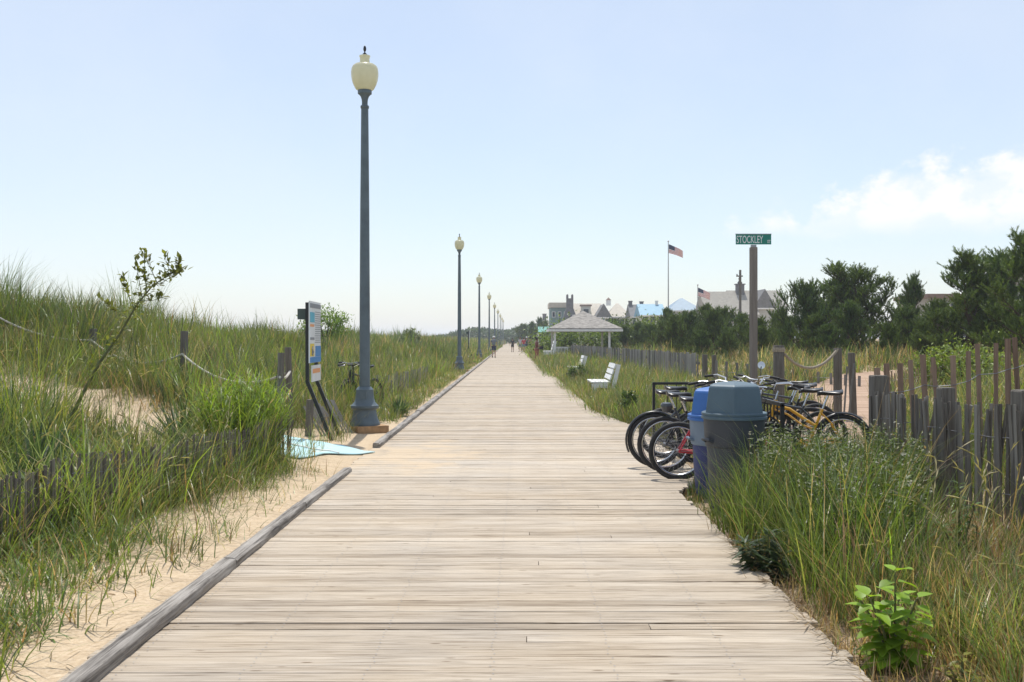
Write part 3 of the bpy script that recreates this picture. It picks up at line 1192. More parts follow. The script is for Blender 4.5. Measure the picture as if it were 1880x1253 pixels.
# ------------------------------------------------------------------ trash cans
def trash_can(label, loc, lid, collar, body, rz):
    r = thing('trash_can', label, 'trash can', loc, rz)
    MB().lathe([(.262, -.12), (.27, .0), (.285, .3), (.297, .55)], 36).build('body', body, r, True, angle=30)
    MB().lathe([(.298, .545), (.312, .55), (.318, .57), (.335, .84)], 36).build('collar', collar, r, True, angle=30)
    for s in (-1, 1):
        mb = MB()
        mb.tube([(s * .312, -.07, .60), (s * .355, -.07, .62), (s * .36, 0, .625), (s * .355, .07, .62), (s * .312, .07, .60)], .016, 8)
        mb.build('handle', collar, r, True)
    mb = MB()
    mb.lathe([(.350, .825), (.358, .83), (.358, .852), (.348, .86), (.348, .866), (.356, .87), (.356, .888), (.345, .895)], 36)
    ld = mb.build('lid', lid, r, True, angle=30)
    n = 6
    mb = MB()
    mb.lathe([(.352, .89), (.348, .915), (.312, 1.14), (.300, 1.162), (.262, 1.178), (.12, 1.202), (.0, 1.208)], n, rot=R(18) - rz, cap=False)
    dm = mb.build('dome', lid, ld, False)
    bv = dm.modifiers.new('soft', 'BEVEL')
    bv.width = .006
    bv.segments = 2
    bv.limit_method = 'ANGLE'
    bv.angle_limit = R(12)
    return r


trash_can('slate grey trash can with a faceted dome lid standing in front', (2.175, 10.2, .0), 'greylid', 'greycan', 'greycan', R(20)).scale = (.93, .93, 1)
trash_can('blue recycling can half hidden behind the slate grey can', (2.165, 11.0, -.05), 'bluelid', 'bluecollar', 'bluecan', R(5)).scale = (.93, .93, .965)


# ------------------------------------------------------------------ bicycles
def make_bike(label, paint, loc, rz, style='cruiser', fender=None, steer=0.0, lean=0.0, guard=None, bars='chrome', rackbox=False, light=False):
    r = thing('bicycle', label, 'bicycle', loc, rz)
    r.rotation_euler = (R(lean), 0, rz)
    RW = .348
    WB = 1.07
    fat = .029 if style == 'cruiser' else .024
    def wheel(x):
        mb = MB().use('chrome' if style == 'cruiser' else 'black')
        n = 36
        ring = lambda rad, y: [(x + rad * math.cos(2 * math.pi * i / n), y, RW + rad * math.sin(2 * math.pi * i / n)) for i in range(n)]
        mb.tube(ring(RW - fat * 2 - .004, 0), .013, 8, closed=True, sy=1.0)
        mb.use('greymetal')
        mb.tube([(x, -.05, RW), (x, .05, RW)], .02, 10)
        for i in range(28):
            a = 2 * math.pi * i / 28
            b = a + (.35 if i % 2 else -.35)
            y = .035 if i % 4 < 2 else -.035
            mb.tube([(x + .022 * math.cos(b), y, RW + .022 * math.sin(b)), (x + (RW - fat * 2) * math.cos(a), 0, RW + (RW - fat * 2) * math.sin(a))], .0016, 4, cap=False)
        w = mb.build('wheel', None, r, True)
        t = MB().tube(ring(RW - fat, 0), fat, 10, closed=True)
        t.build('tyre', 'rubber', w, True)
        return w
    wheel(0)
    wheel(WB)
    RA, FA, BB = Vector((0, 0, RW)), Vector((WB, 0, RW)), Vector((.43, 0, .29))
    H1, H2 = Vector((.835, 0, .86)), Vector((.885, 0, .68))
    ST = Vector((.25, 0, .76))
    mb = MB()
    if style == 'cruiser':
        mb.tube([H1.lerp(H2, .3), (.66, 0, .76), (.45, 0, .62), ST.lerp(BB, .45)], .019, 10)
        mb.tube([H2, (.72, 0, .52), (.56, 0, .36), BB], .021, 10)
        mb.tube([H1.lerp(H2, .55), (.68, 0, .69), (.5, 0, .56), ST.lerp(BB, .55)], .012, 8)
    else:
        mb.tube([H1.lerp(H2, .25), ST.lerp(BB, .08)], .019, 10)
        mb.tube([H2, BB], .022, 10)
    mb.tube([H1 + (H1 - H2) * .08, H2 - (H1 - H2) * .08], .024, 10)
    mb.tube([ST, BB], .018, 10)
    mb.tube([BB - Vector((0, .04, 0)), BB + Vector((0, .04, 0))], .026, 10)
    for s in (-1, 1):
        mb.tube([RA + Vector((0, s * .062, 0)), (.25, s * .05, .325), BB + Vector((-.03, s * .025, 0))], .0105, 8)
        mb.tube([RA + Vector((0, s * .062, 0)), (.14, s * .045, .58), ST.lerp(BB, .1) + Vector((0, s * .02, 0))], .0095, 8)
    mb.build('frame', paint, r, True)
    # steering assembly, turned about the head tube
    ax = (H1 - H2).normalized()
    q = Matrix.Translation(H2) @ Matrix.Rotation(steer, 4, ax) @ Matrix.Translation(-H2)
    T = lambda pts: [q @ Vector(p) for p in pts]
    mb = MB()
    mb.tube(T([H2, H2 + (H2 - H1) * .2]), .018, 8)
    for s in (-1, 1):
        mb.tube(T([H2 + (H2 - H1) * .15 + Vector((0, s * .015, 0)), H2 + (H2 - H1) * .3 + Vector((.01, s * .055, 0)), Vector((WB - .03, s * .06, RW + .08)), FA + Vector((0, s * .06, 0))]), [.014, .015, .012, .009], 8)
    mb.build('fork', paint if style == 'cruiser' else 'black', r, True)
    mb = MB()
    top = H1 + ax * .13
    mb.tube(T([H1, top]), .014, 8)
    if style == 'cruiser':
        mb.tube(T([(top.x - .30, -.32, top.z + .06), (top.x - .12, -.30, top.z + .10), (top.x + .02, -.17, top.z + .09), (top.x + .05, -.03, top.z), (top.x + .05, .03, top.z), (top.x + .02, .17, top.z + .09),
                   (top.x - .12, .30, top.z + .10), (top.x - .30, .32, top.z + .06)]), .0115, 8)
        ends_ = [(top.x - .30, top.z + .06), (top.x - .17, top.z + .085)]
        gy = .325
    else:
        mb.tube(T([top, top + Vector((.08, 0, .03))]), .018, 8)
        mb.tube(T([(top.x + .02, -.34, top.z + .05), (top.x + .06, -.15, top.z + .05), (top.x + .08, -.05, top.z + .03), (top.x + .08, .05, top.z + .03), (top.x + .06, .15, top.z + .05), (top.x + .02, .34, top.z + .05)]), .0125, 8)
        ends_ = None
    hb = mb.build('handlebar', bars, r, True)
    for s in (-1, 1):
        g = MB()
        if ends_:
            g.tube(T([(ends_[0][0], s * gy, ends_[0][1]), (ends_[1][0], s * (gy - .018), ends_[1][1])]), .018, 8)
        else:
            g.tube(T([(top.x + .02, s * .345, top.z + .05), (top.x + .04, s * .22, top.z + .052)]), .0185, 8)
        g.build('grip', 'rubber', hb, True)
        bl = MB()
        if ends_:
            bl.tube(T([(ends_[1][0] + .02, s * (gy - .03), ends_[1][1] - .01), (ends_[0][0] + .04, s * (gy - .02), ends_[0][1] - .045)]), .006, 6)
        else:
            bl.tube(T([(top.x + .07, s * .17, top.z + .045), (top.x + .11, s * .20, top.z + .03), (top.x + .10, s * .31, top.z + .02)]), .007, 6)
        bl.build('brake_lever', 'greymetal', hb, True)
    # cables
    mb = MB()
    for s in (-1, 1):
        mb.tube(T([(top.x + .06, s * .16, top.z + .05), (top.x + .20, s * .08, top.z - .02), (top.x + .14, s * .02, top.z - .2), (H2.x + .02, s * .02, H2.z - .04)]), .004, 5)
    mb.build('cable', 'black', hb, True)
    # saddle
    up = (ST - BB).normalized()
    sp = ST + up * .19
    MB().tube([ST - up * .05, sp], .0135, 8).build('seat_post', 'chrome', r, True)
    sd = []
    prof = [(-.155, .045, .015), (-.14, .085, .0), (-.09, .105, -.004), (-.03, .085, -.008), (.04, .045, -.008), (.10, .028, -.004), (.145, .022, -.012), (.155, .010, -.022)]
    wk = 1.15 if style == 'cruiser' else .9
    n = 12
    for x, hw, dz in prof:
        for j in range(n):
            a = 2 * math.pi * j / n
            ca, sa = math.cos(a), math.sin(a)
            sd.append((sp.x - .02 + x, hw * wk * ca, sp.z + .035 + dz + (.022 * sa if sa > 0 else .035 * sa)))
    fs = [(i * n + j, i * n + (j + 1) % n, (i + 1) * n + (j + 1) % n, (i + 1) * n + j) for i in range(len(prof) - 1) for j in range(n)]
    fs += [tuple(range(n - 1, -1, -1)), tuple((len(prof) - 1) * n + j for j in range(n))]
    mb = MB()
    mb.add(sd, fs)
    s_ = mb.build('saddle', 'blackplastic', r, True, angle=80)
    mb = MB()
    for s in (-1, 1):
        mb.tube([(sp.x - .13, s * .045, sp.z + .015), (sp.x - .05, s * .025, sp.z - .005), (sp.x + .10, s * .012, sp.z + .01)], .004, 6)
        if style == 'cruiser':
            mb.tube([(sp.x - .12 + .012 * math.cos(k), s * .05 + .012 * math.sin(k), sp.z - .03 + k * .0026) for k in np.arange(0, 19, .8)], .003, 4)
    mb.build('saddle_rail', 'greymetal', s_, True)
    # crankset
    mb = MB().use('greymetal')
    ring = [(BB.x + .085 * math.cos(2 * math.pi * i / 24), -.05, BB.z + .085 * math.sin(2 * math.pi * i / 24)) for i in range(24)]
    mb.tube(ring, .006, 6, closed=True)
    for i in range(5):
        a = 2 * math.pi * i / 5
        mb.tube([(BB.x, -.05, BB.z), (BB.x + .085 * math.cos(a), -.05, BB.z + .085 * math.sin(a))], .005, 5)
    for s, a in ((-1, .5), (1, .5 + math.pi)):
        e = Vector((BB.x + .165 * math.cos(a), s * .085, BB.z + .165 * math.sin(a)))
        mb.tube([(BB.x, s * .05, BB.z), e], .010, 6)
    cr = mb.build('crankset', None, r, True)
    for s, a in ((-1, .5), (1, .5 + math.pi)):
        e = Vector((BB.x + .165 * math.cos(a), s * .135, BB.z + .165 * math.sin(a)))
        mb = MB()
        mb.box(e, (.085, .085, .022))
        mb.build('pedal', 'black', cr)
    mb = MB()
    for dz, zc in ((.083, .02), (-.083, -.035)):
        mb.tube([(BB.x, -.05, BB.z + dz), (0, -.05, RW + zc)], .004, 4)
    mb.build('chain', 'black', r)
    if guard:
        mb = MB()
        mb.bar((BB.x + .07, -.062, BB.z + .07), (.02, -.062, RW + .03), .006, .05, up=(0, 1, 0))
        mb.build('chain_guard', guard, r)
    if fender:
        for x, a0, a1 in ((0, R(25), R(205)), (WB, R(50), R(190))):
            vs, fs = [], []
            K = 20
            for i in range(K + 1):
                a = a0 + (a1 - a0) * i / K
                for y, dr in ((-.036, -.012), (-.02, .006), (0, .012), (.02, .006), (.036, -.012)):
                    rr = RW + .018 + dr
                    vs.append((x + rr * math.cos(a), y, RW + rr * math.sin(a)))
            for i in range(K):
                for j in range(4):
                    fs.append((i * 5 + j, i * 5 + j + 1, (i + 1) * 5 + j + 1, (i + 1) * 5 + j))
            mb = MB()
            mb.add(vs, fs)
            fd = mb.build('fender', fender, r, True)
            fd.modifiers.new('thick', 'SOLIDIFY').thickness = .003
    mb = MB()
    mb.tube([(.33, .05, .30), (.25, .16, .02)], .009, 6)
    mb.build('kickstand', 'greymetal', r, True)
    if light:
        mb = MB()
        mb.lathe([(.0, -.07), (.05, -.06), (.075, 0), (.075, .03), (.06, .05), (0, .055)], 14, (sp.x - .17, 0, sp.z - .13))
        mb.build('saddle_bag', 'bikegrey', r, True)
    return r


make_bike('bicycle with a shiny black rear fender, outermost in the row on the boardwalk edge', 'bikegrey', (1.70, 12.75, 0), R(-2), 'cruiser', 'blackplastic', R(8), 3)
make_bike('bicycle with a fat black rear tyre, middle one of the row on the boardwalk edge', 'black', (1.76, 12.25, 0), R(2), 'cruiser', None, R(-10), 4, light=True)
make_bike('bicycle with a red frame and chrome rims next to the blue recycling can', 'red', (1.83, 11.68, -.02), R(-1), 'cruiser', None, R(5), 4, guard='red')
make_bike('yellow cruiser bicycle with black saddle behind the flowering weeds', 'yellow', (4.02, 12.5, .0), R(178), 'cruiser', 'blackplastic', R(-12), -2, guard='yellow')
make_bike('dark grey bicycle with a straight frame beside the yellow one', 'bikegrey', (3.96, 13.15, .0), R(181), 'mountain', None, R(15), -3)
make_bike('black mountain bicycle tangled behind the dark grey one, handlebar turned sharply', 'black', (4.0, 13.85, .0), R(176), 'mountain', None, R(35), -4, bars='black')
make_bike('black bicycle whose chrome handlebar rises behind the fender bicycle', 'black', (1.95, 13.7, .0), R(3), 'cruiser', None, R(-25), 3)
make_bike('black bicycle leaning in the grass behind the big lamp post', 'black', (-3.28, 22.6, gz(-3.28, 22.6)), R(-112), 'mountain', None, R(14), 8, bars='black')
make_bike('second black bicycle in the grass behind the big lamp post, only its handlebar clear', 'black', (-3.72, 22.9, gz(-3.7, 22.9)), R(-100), 'mountain', None, R(-20), -5, bars='greymetal')


make_bike('black bicycle with a raised chrome handlebar and small round mirror near the tan rope', 'black', (4.30, 14.6, .0), R(184), 'cruiser', None, R(-30), -3)
make_bike('grey bicycle with pale forks farthest back in the tangle near the tan rope', 'bikegrey', (4.42, 15.3, .0), R(177), 'mountain', None, R(40), 4, bars='chrome')
make_bike('black bicycle half hidden behind the blue recycling can with handlebar turned away', 'black', (2.28, 13.15, .0), R(4), 'mountain', None, R(28), 2, bars='black')
mirror = MB()
mirror.lathe([(.001, -.012), (.05, -.008), (.055, .004), (.001, .010)], 14)
mo = mirror.build('mirror', 'chrome', None, True, (3.44, 14.3, 1.26))
mo.rotation_euler = (R(80), R(10), 0)
tag(mo, 'small round bicycle mirror catching the sky above the handlebars', 'mirror')
st_ = MB()
st_.tube([(0, -.02, .01), (.0, -.16, .03)], .006, 6)
st_.build('stalk', 'black', mo)


def bike_rack(loc, rz, L, label):
    r = thing('bike_rack', label, 'bike rack', loc, rz)
    mb = MB()
    h = .92
    for a, b in (((0, 0, -.1), (0, 0, h)), ((L, 0, -.1), (L, 0, h))):
        mb.bar(a, b, .042, .042)
    mb.bar((-.021, 0, h), (L + .021, 0, h), .042, .042)
    mb.build('frame', 'black', r)
    for x in np.arange(.22, L - .05, .15):
        mb = MB()
        mb.tube([(x, 0, .08), (x, 0, h)], .008, 6)
        mb.build('bar', 'black', r)
    mb = MB()
    mb.bar((0, 0, .1), (L, 0, .1), .03, .03)
    mb.build('lower_rail', 'black', r)


bike_rack((2.12, 16.0, 0), R(2), 1.05, 'black square tube bicycle rack with thin upright bars behind the fender bicycle')
bike_rack((2.93, 11.2, -.02), R(90), 3.0, 'black bicycle rack running between the front wheels of the parked bicycles')


# ------------------------------------------------------------------ flags, poles
def flag_pole(px, ytop, ybase, Y, label, flabel, fw, rz):
    t = at(px, ytop, Y)
    x = t.x
    z0 = gz(x, Y)
    r = thing('flagpole', label, 'flagpole', (x, Y, z0))
    h = t.z - z0
    MB().tube([(0, 0, -.2), (0, 0, h * .5), (0, 0, h)], [.09, .07, .045], 8).build('pole', 'greymetal', r, True)
    MB().lathe([(.02, h - .02), (.11, h + .07), (.11, h + .13), (.02, h + .22)], 10).build('finial', 'greymetal', r, True)
    nx, ny = 26, 26
    W, H = fw, fw * .55
    mb = MB()
    vs = []
    for i in range(nx + 1):
        for j in range(ny + 1):
            u, v = i / nx, j / ny
            droop = -.42 * W * u ** 1.15
            vs.append((u * W * .86, math.sin(u * 7 + v * 1.5) * .10 * W * u, -v * H * (1 - .25 * u) + droop))
    o = len(mb.v)
    mb.v.extend(vs)
    mb.t.extend([0.0] * len(vs))
    for i in range(nx):
        for j in range(ny):
            a = i * (ny + 1) + j
            canton = i < nx * .4 and j < 14
            mb.use('navy' if canton else ('redcloth' if (j // 2) % 2 == 0 else 'white'))
            mb.f.append((a, a + 1, a + ny + 2, a + ny + 1))
            mb.m.append(mb.cur)
    f = mb.build('flag', None, None, True)
    f.location = (x + .06, Y, t.z - .25)
    f.rotation_euler = (0, 0, rz)
    f.modifiers.new('thick', 'SOLIDIFY').thickness = .01
    tag(f, flabel, 'flag')


flag_pole(1227, 445, 556, 120, 'tall thin flagpole rising above the blue roofed house', 'striped flag with dark canton on the tall flagpole', 1.95, R(-6))
flag_pole(1281, 525, 560, 130, 'short flagpole beside the long beige roof', 'striped flag half hidden by the pines on the short flagpole', 1.9, R(5))


def utility_pole():
    Y = 95
    t = at(1359, 496, Y)
    z0 = gz(t.x, Y)
    r = thing('utility_pole', 'dark wooden utility pole with a short crossarm before the beige roof', 'utility pole', (t.x, Y, z0))
    h = t.z - z0
    MB().tube([(0, 0, -.3), (0, 0, h)], [.14, .11], 10).build('pole', 'post', r, True)
    mb = MB()
    mb.box((-.1, -.16, h - .6), (.62, .1, .12))
    mb.build('crossarm', 'post', r)
    MB().lathe([(.05, 0), (.08, .05), (.05, .14)], 8, (-.34, -.16, h - .54)).build('insulator', 'greymetal', r, True)


utility_pole()


# ------------------------------------------------------------------ far houses
def house(label, px0, px1, ytop, Y, wall, roof, kind='gable_x', hr=1.8, depth=8, wins=(), chim=(), zover=.35, name='house', trim='white'):
    a, b = at(px0, ytop, Y), at(px1, ytop, Y)
    w = b.x - a.x
    xc = (a.x + b.x) / 2
    z0 = gz(xc, Y) - .3
    H = a.z - z0
    hw = H - hr
    r = thing(name, label, 'house', (xc, Y + depth / 2, z0))
    mb = MB()
    mb.box((0, 0, hw / 2), (w - .3, depth - .3, hw))
    mb.build('wall', wall, r)
    hx, hy = w / 2 + zover * .3, depth / 2 + zover
    mb = MB()
    t = .12
    if kind == 'gable_x':      # ridge runs across the view
        v = [(-hx, -hy, hw), (hx, -hy, hw), (hx, hy, hw), (-hx, hy, hw), (-hx, 0, H), (hx, 0, H)]
        mb.add(v, [(0, 1, 5, 4), (2, 3, 4, 5), (1, 2, 5), (3, 0, 4), (3, 2, 1, 0)])
    elif kind == 'gable_y':
        v = [(-hx, -hy, hw), (hx, -hy, hw), (hx, hy, hw), (-hx, hy, hw), (0, -hy, H), (0, hy, H)]
        mb.add(v, [(0, 1, 4), (1, 2, 5, 4), (2, 3, 5), (3, 0, 4, 5), (3, 2, 1, 0)])
    elif kind == 'hip':
        rx = max(.2, hx - hr * 1.3)
        v = [(-hx, -hy, hw), (hx, -hy, hw), (hx, hy, hw), (-hx, hy, hw), (-rx, 0, H), (rx, 0, H)]
        mb.add(v, [(0, 1, 5, 4), (2, 3, 4, 5), (1, 2, 5), (3, 0, 4), (3, 2, 1, 0)])
    else:                      # flat with a deep pale fascia
        mb.box((0, 0, hw + hr / 2), (2 * hx, 2 * hy, hr))
    rf_ = mb.build('roof', roof, r)
    if kind != 'flat':
        mb = MB()
        mb.box((0, -hy - .03, hw - .02), (2 * hx, .06, .2))
        mb.build('eave', trim, rf_)
    for (u, v0, ww, wh) in wins:
        x = u * (w / 2 - .2)
        f = MB()
        f.box((x, -depth / 2 + .13, v0), (ww + .22, .08, wh + .22))
        fo = f.build('window', trim, r)
        g = MB()
        g.box((x, -depth / 2 + .085, v0), (ww, .05, wh))
        g.build('pane', 'glass', fo)
    for (u, cw, ch, m_) in chim:
        mb = MB()
        mb.box((u * w / 2, -.2, H + ch / 2 - .6), (cw, cw, ch + 1.2))
        mb.box((u * w / 2, -.2, H + ch + .05), (cw * 1.25, cw * 1.25, .14))
        mb.build('chimney', m_, rf_)
    return r, H, hw, w


row = lambda n, z, ww=.8, wh=1.2: [((i + .5) / n * 2 - 1, z, ww, wh) for i in range(n)]
house('small pale house with a dark cupola at the end of the row', 985, 1013, 586, 232, 'palewall', 'creamroof', 'hip', 1.4, 9, row(2, 3.0), [(.1, .9, 1.2, 'tower')])
r_, H_, hw_, w_ = house('teal and white house with a flat cream roof and rows of windows', 1009, 1046, 556, 190, 'tealwall', 'creamroof', 'flat', .95, 10, row(3, 3.9, .5, 1.1) + row(3, 6.2, .45, .9))
# stone chimney tower with prongs
t = at(1046, 541, 186)
z0 = gz(t.x, 186)
tw = thing('chimney_tower', 'grey stone chimney tower with four prongs above the pavilion roof', 'tower', (t.x, 186, z0))
hh = t.z - z0
MB().lathe([(2.2, -.2), (2.2, hh - 5.2), (.92, hh - 2.6), (.9, hh - .75)], 4, rot=R(45)).build('shaft', 'tower', tw)
for sx in (-.5, .5):
    for sy in (-.5, .5):
        MB().lathe([(.2, hh - .85), (.18, hh - .1), (.1, hh)], 8, (sx * .92, sy * .92, 0)).build('chimney_pot', 'tower', tw)
r_, H_, hw_, w_ = house('cream roofed house with a round topped dormer', 1052, 1106, 556, 184, 'palewall', 'creamroof', 'gable_x', 3.0, 9, row(3, 4.2))
mb = MB()
mb.box((-.3, -3.4, hw_ + 1.3), (1.7, 2.2, 2.2))
dm = mb.build('dormer', 'palewall', r_)
mb = MB()
mb.box((-.3, -3.4, hw_ + 2.5), (2.1, 2.6, .28))
mb.build('dormer_roof', 'brick', dm)
mb = MB()
mb.box((-.3, -4.53, hw_ + 1.2), (.9, .06, 1.2))
mb.build('pane', 'glass', dm)
r_, H_, hw_, w_ = house('grey gabled house front beside the cream roofs', 1094, 1123, 558, 172, 'tealwall', 'greyroof', 'gable_y', 2.4, 7, row(2, 4.3, .6, .9))
r_, H_, hw_, w_ = house('wide cream roofed house with a small square cupola', 1114, 1160, 556, 178, 'palewall', 'creamroof', 'hip', 2.6, 8, row(4, 4.2))
mb = MB()
mb.box((-1.6, 0, H_ + .1), (.8, .8, 1.0))
cp = mb.build('cupola', 'white', r_)
MB().lathe([(.68, H_ + .6), (.05, H_ + 1.05)], 4, (-1.6, 0, 0), R(45)).build('cupola_roof', 'brick', cp)
house('grey shingled house with two small chimneys', 1158, 1196, 558, 166, 'palewall', 'greyroof', 'gable_x', 2.2, 8, row(3, 4.0), [(-.8, .6, .5, 'tower'), (.3, .6, .4, 'tower')])
house('house with a bright blue metal roof below the tall flagpole', 1176, 1222, 557, 152, 'palewall', 'blueroof', 'gable_x', 1.9, 8, row(3, 3.8), [(.55, .4, .4, 'white')])
house('house with a wide pale blue roof behind the pines', 1226, 1292, 546, 160, 'palewall', 'paleblue', 'hip', 2.2, 9, row(4, 4.2))
r_, H_, hw_, w_ = house('long house with a beige shingle roof beside the utility pole', 1296, 1392, 533, 142, 'palewall', 'beigeroof', 'gable_x', 3.4, 9, row(5, 4.2), [(.55, 1.1, 1.0, 'tower')])
MB().lathe([(.32, H_ + 1.1), (.36, H_ + 1.3), (.15, H_ + 1.6), (.22, H_ + 1.9), (.05, H_ + 2.3)], 8, (w_ * .275, -.2, 0)).build('chimney_spire', 'black', r_)
house('low beige house wing with a grey gable next to the long beige roof', 1346, 1446, 531, 148, 'palewall', 'beigeroof', 'gable_x', 3.2, 9, row(4, 4.0))
house('steep grey gable rising in front of the beige wing', 1383, 1424, 531, 143, 'palewall', 'greyroof', 'gable_y', 2.8, 4, [(0, 5.9, .7, .8)])
house('tan flat topped house showing between the dark pines', 1702, 1768, 540, 95, 'beigeroof', 'brick', 'flat', .4, 8, row(3, 4.0), [(-.75, .9, .5, 'beigeroof')])
house('grey house top showing through the tallest pines', 1846, 1916, 468, 92, 'beigeroof', 'greyroof', 'hip', 1.6, 8, row(3, 5.6))


# ------------------------------------------------------------------ vegetation
def blades(P, H, W, az, th0, bend, C, seg=3):
    """curved tapering blades: base points P, heights H, widths W, heading az, first lean th0, total bend"""
    n = len(P)
    V = np.zeros((n, 2 * seg + 1, 3), dtype=np.float32)
    dx, dy = np.cos(az), np.sin(az)
    x = np.zeros(n)
    z = np.zeros(n)
    prof = np.array([.75, 1, .82, .6, .4])[:seg] if seg <= 4 else np.linspace(.9, .3, seg)
    for k in range(seg + 1):
        if k:
            th = th0 + bend * (k - .5) / seg
            x = x + np.sin(th) * H / seg
            z = z + np.cos(th) * H / seg
        cxp = np.stack([P[:, 0] + dx * x, P[:, 1] + dy * x, P[:, 2] + z], -1)
        if k < seg:
            s = np.stack([-dy, dx, np.zeros(n)], -1) * (W * prof[k] / 2)[:, None]
            V[:, 2 * k] = cxp - s
            V[:, 2 * k + 1] = cxp + s
        else:
            V[:, 2 * seg] = cxp
    t = []
    for k in range(seg - 1):
        t += [(2 * k, 2 * k + 1, 2 * k + 3), (2 * k, 2 * k + 3, 2 * k + 2)]
    t += [(2 * seg - 2, 2 * seg - 1, 2 * seg)]
    nv = 2 * seg + 1
    T = (np.array(t)[None] + (np.arange(n) * nv)[:, None, None]).reshape(-1, 3)
    return V.reshape(-1, 3), T, np.repeat(C, nv, axis=0)


def join(parts):
    Vs, Ts, Cs, o = [], [], [], 0
    for v, t, c in parts:
        Vs.append(v)
        Ts.append(t + o)
        Cs.append(c)
        o += len(v)
    return np.concatenate(Vs), np.concatenate(Ts), np.concatenate(Cs)


GREEN = np.array([.125, .185, .038])
OLIVE = np.array([.21, .235, .065])
BLUEG = np.array([.13, .185, .075])
DRY = np.array([.40, .31, .175])
DRYR = np.array([.30, .19, .10])
LIME = np.array([.23, .34, .04])


def palette(n, ws):
    cols = np.array([GREEN.copy(), OLIVE, BLUEG, DRY, DRYR, LIME])
    k = rng.choice(len(cols), n, p=np.array(ws) / np.sum(ws))
    c = cols[k] * rng.uniform(.65, 1.3, (n, 1)) * rng.uniform(.92, 1.08, (n, 3))
    return c


OPEN = [(-4.55, 13.3, .55), (-4.3, 12.6, .5), (-4.0, 11.8, .4), (-4.7, 9.6, .55), (-4.45, 9.0, .42), (-4.25, 8.5, .3), (-5.15, 11.6, .4)]     # room round the single plants


def field(x0, x1, y0, y1, ntuft, per, keep, h, w, ws, tr=.12, lean=.25, bend=(.3, 1.3), seg=3, rel=True, wind=None, dead=0):
    """tufts scattered over a rectangle (x relative to the boardwalk when REL), thinned by keep(X, Y, xr)"""
    y = y0 + (y1 - y0) * rng.random(ntuft)
    xr = x0 + (x1 - x0) * rng.random(ntuft)
    x = xr + (cx(y) if rel else 0)
    k = rng.random(ntuft) < keep(x, y, xr)
    for ex, ey, er in OPEN:
        k &= np.hypot(x - ex, (y - ey) * .8) > er * (.85 + .3 * rng.random(ntuft))
    x, y = x[k], y[k]
    n = len(x)
    size = np.clip(rng.lognormal(0, .34, n), .4, 1.55)
    hue = rng.random(n)
    m = np.maximum(2, rng.poisson(per, n))
    i = np.repeat(np.arange(n), m)
    N_ = len(i)
    a = rng.uniform(0, 2 * np.pi, N_)
    rr = tr * np.sqrt(rng.random(N_)) * size[i]
    px, py = x[i] + rr * np.cos(a), y[i] + rr * np.sin(a)
    P = np.stack([px, py, ground(px, py) - .02], -1)
    az = a + rng.normal(0, .7, N_)
    if wind is not None:
        az = np.where(rng.random(N_) < .4, wind + rng.normal(0, .6, N_), az)
    H = h * size[i] * rng.uniform(.55, 1.2, N_)
    W = w * rng.uniform(.7, 1.3, N_)
    own = palette(n, ws)[i] * rng.uniform(.8, 1.2, (N_, 1))
    mixed = palette(N_, ws)
    c = np.where((rng.random(N_) < .62)[:, None], own, mixed)
    broad = fbm(px * .55 + 31, py * .4 + 7, 3)
    c = c * (.72 + .45 * hue[i] + .95 * (broad - .5))[:, None]
    H = H * (.45 + 1.1 * fbm(px * .7 + 11, py * .6, 2))
    return blades(P, H, W, az, np.abs(rng.normal(0, lean, N_)), rng.uniform(*bend, N_), c, seg)


def patchy(sc, lo, hi, ox=0.0):
    return lambda X, Y, xr: sm((fbm(X * sc + ox, Y * sc * .8) - lo) / (hi - lo))


def off_path(X, Y, wd=1.0):
    return sm((dist_poly(X, Y, PATH) - wd) / .7)


# ---- left side
openp = lambda X, Y: np.exp(-(((X + 5.6) / 1.5) ** 4 + ((Y - 13.6) / 2.3) ** 4))
G = []
pn = patchy(.8, .30, .52, 3)
pf = patchy(.42, .30, .50, 8)
notsand = lambda X, Y: 1 - np.exp(-((X + 14.6) ** 2 / .9 + (Y - 28.5) ** 2 / 7)) * 1.0
# thick grass behind and on the old fence
fx = lambda Y: np.interp(Y, [3, 5, 7.4, 9.8, 11.6, 13], [-4.6, -4.35, -3.78, -3.45, -3.28, -3.02])
G.append(field(-8.5, -2.9, 3.6, 13.2, 5200, 9, lambda X, Y, xr: np.where(X < fx(Y) + .15, .35 + .65 * pn(X, Y, xr), 0) * off_path(X, Y, 1.25) * (1 - .75 * openp(X, Y)), .62, .0085, [5, 4, 2, 1.2, .6, .7], .10, .25, (.3, 1.5), 4))
# big bushy clumps
G.append(field(-7.5, -3.6, 6.5, 13.0, 120, 75, lambda X, Y, xr: np.where(X < fx(Y) - .15, .9, 0) * off_path(X, Y, 1.4) * (1 - openp(X, Y)), .88, .011, [6, 4, 2, .8, .4, 1.6], .30, .22, (.3, 1.4), 4))
G.append(field(-13, -4.2, 12.5, 21, 85, 70, lambda X, Y, xr: (.9 * off_path(X, Y, 1.3) * (1 - openp(X, Y))), .80, .012, [6, 4, 2, .8, .5, 1.4], .32, .22, (.3, 1.4), 4))
G.append(field(-16, -3.4, 20, 45, 260, 60, lambda X, Y, xr: .9, .85, .016, [6, 4, 2, .8, .8, .8], .42, .2, (.3, 1.2), 4))
G.append(field(-21, -9.5, 22, 42, 46, 230, lambda X, Y, xr: .9 + 0 * X, 1.0, .016, [6, 2, 3, .6, .6, .3], .50, .22, (.2, 1.1), 4))
G.append(field(-14, -4, 38, 110, 90, 120, lambda X, Y, xr: .9 + 0 * X, 1.0, .032, [6, 2, 3, .8, 1.0, .3], .65, .22, (.2, 1.0), 3))
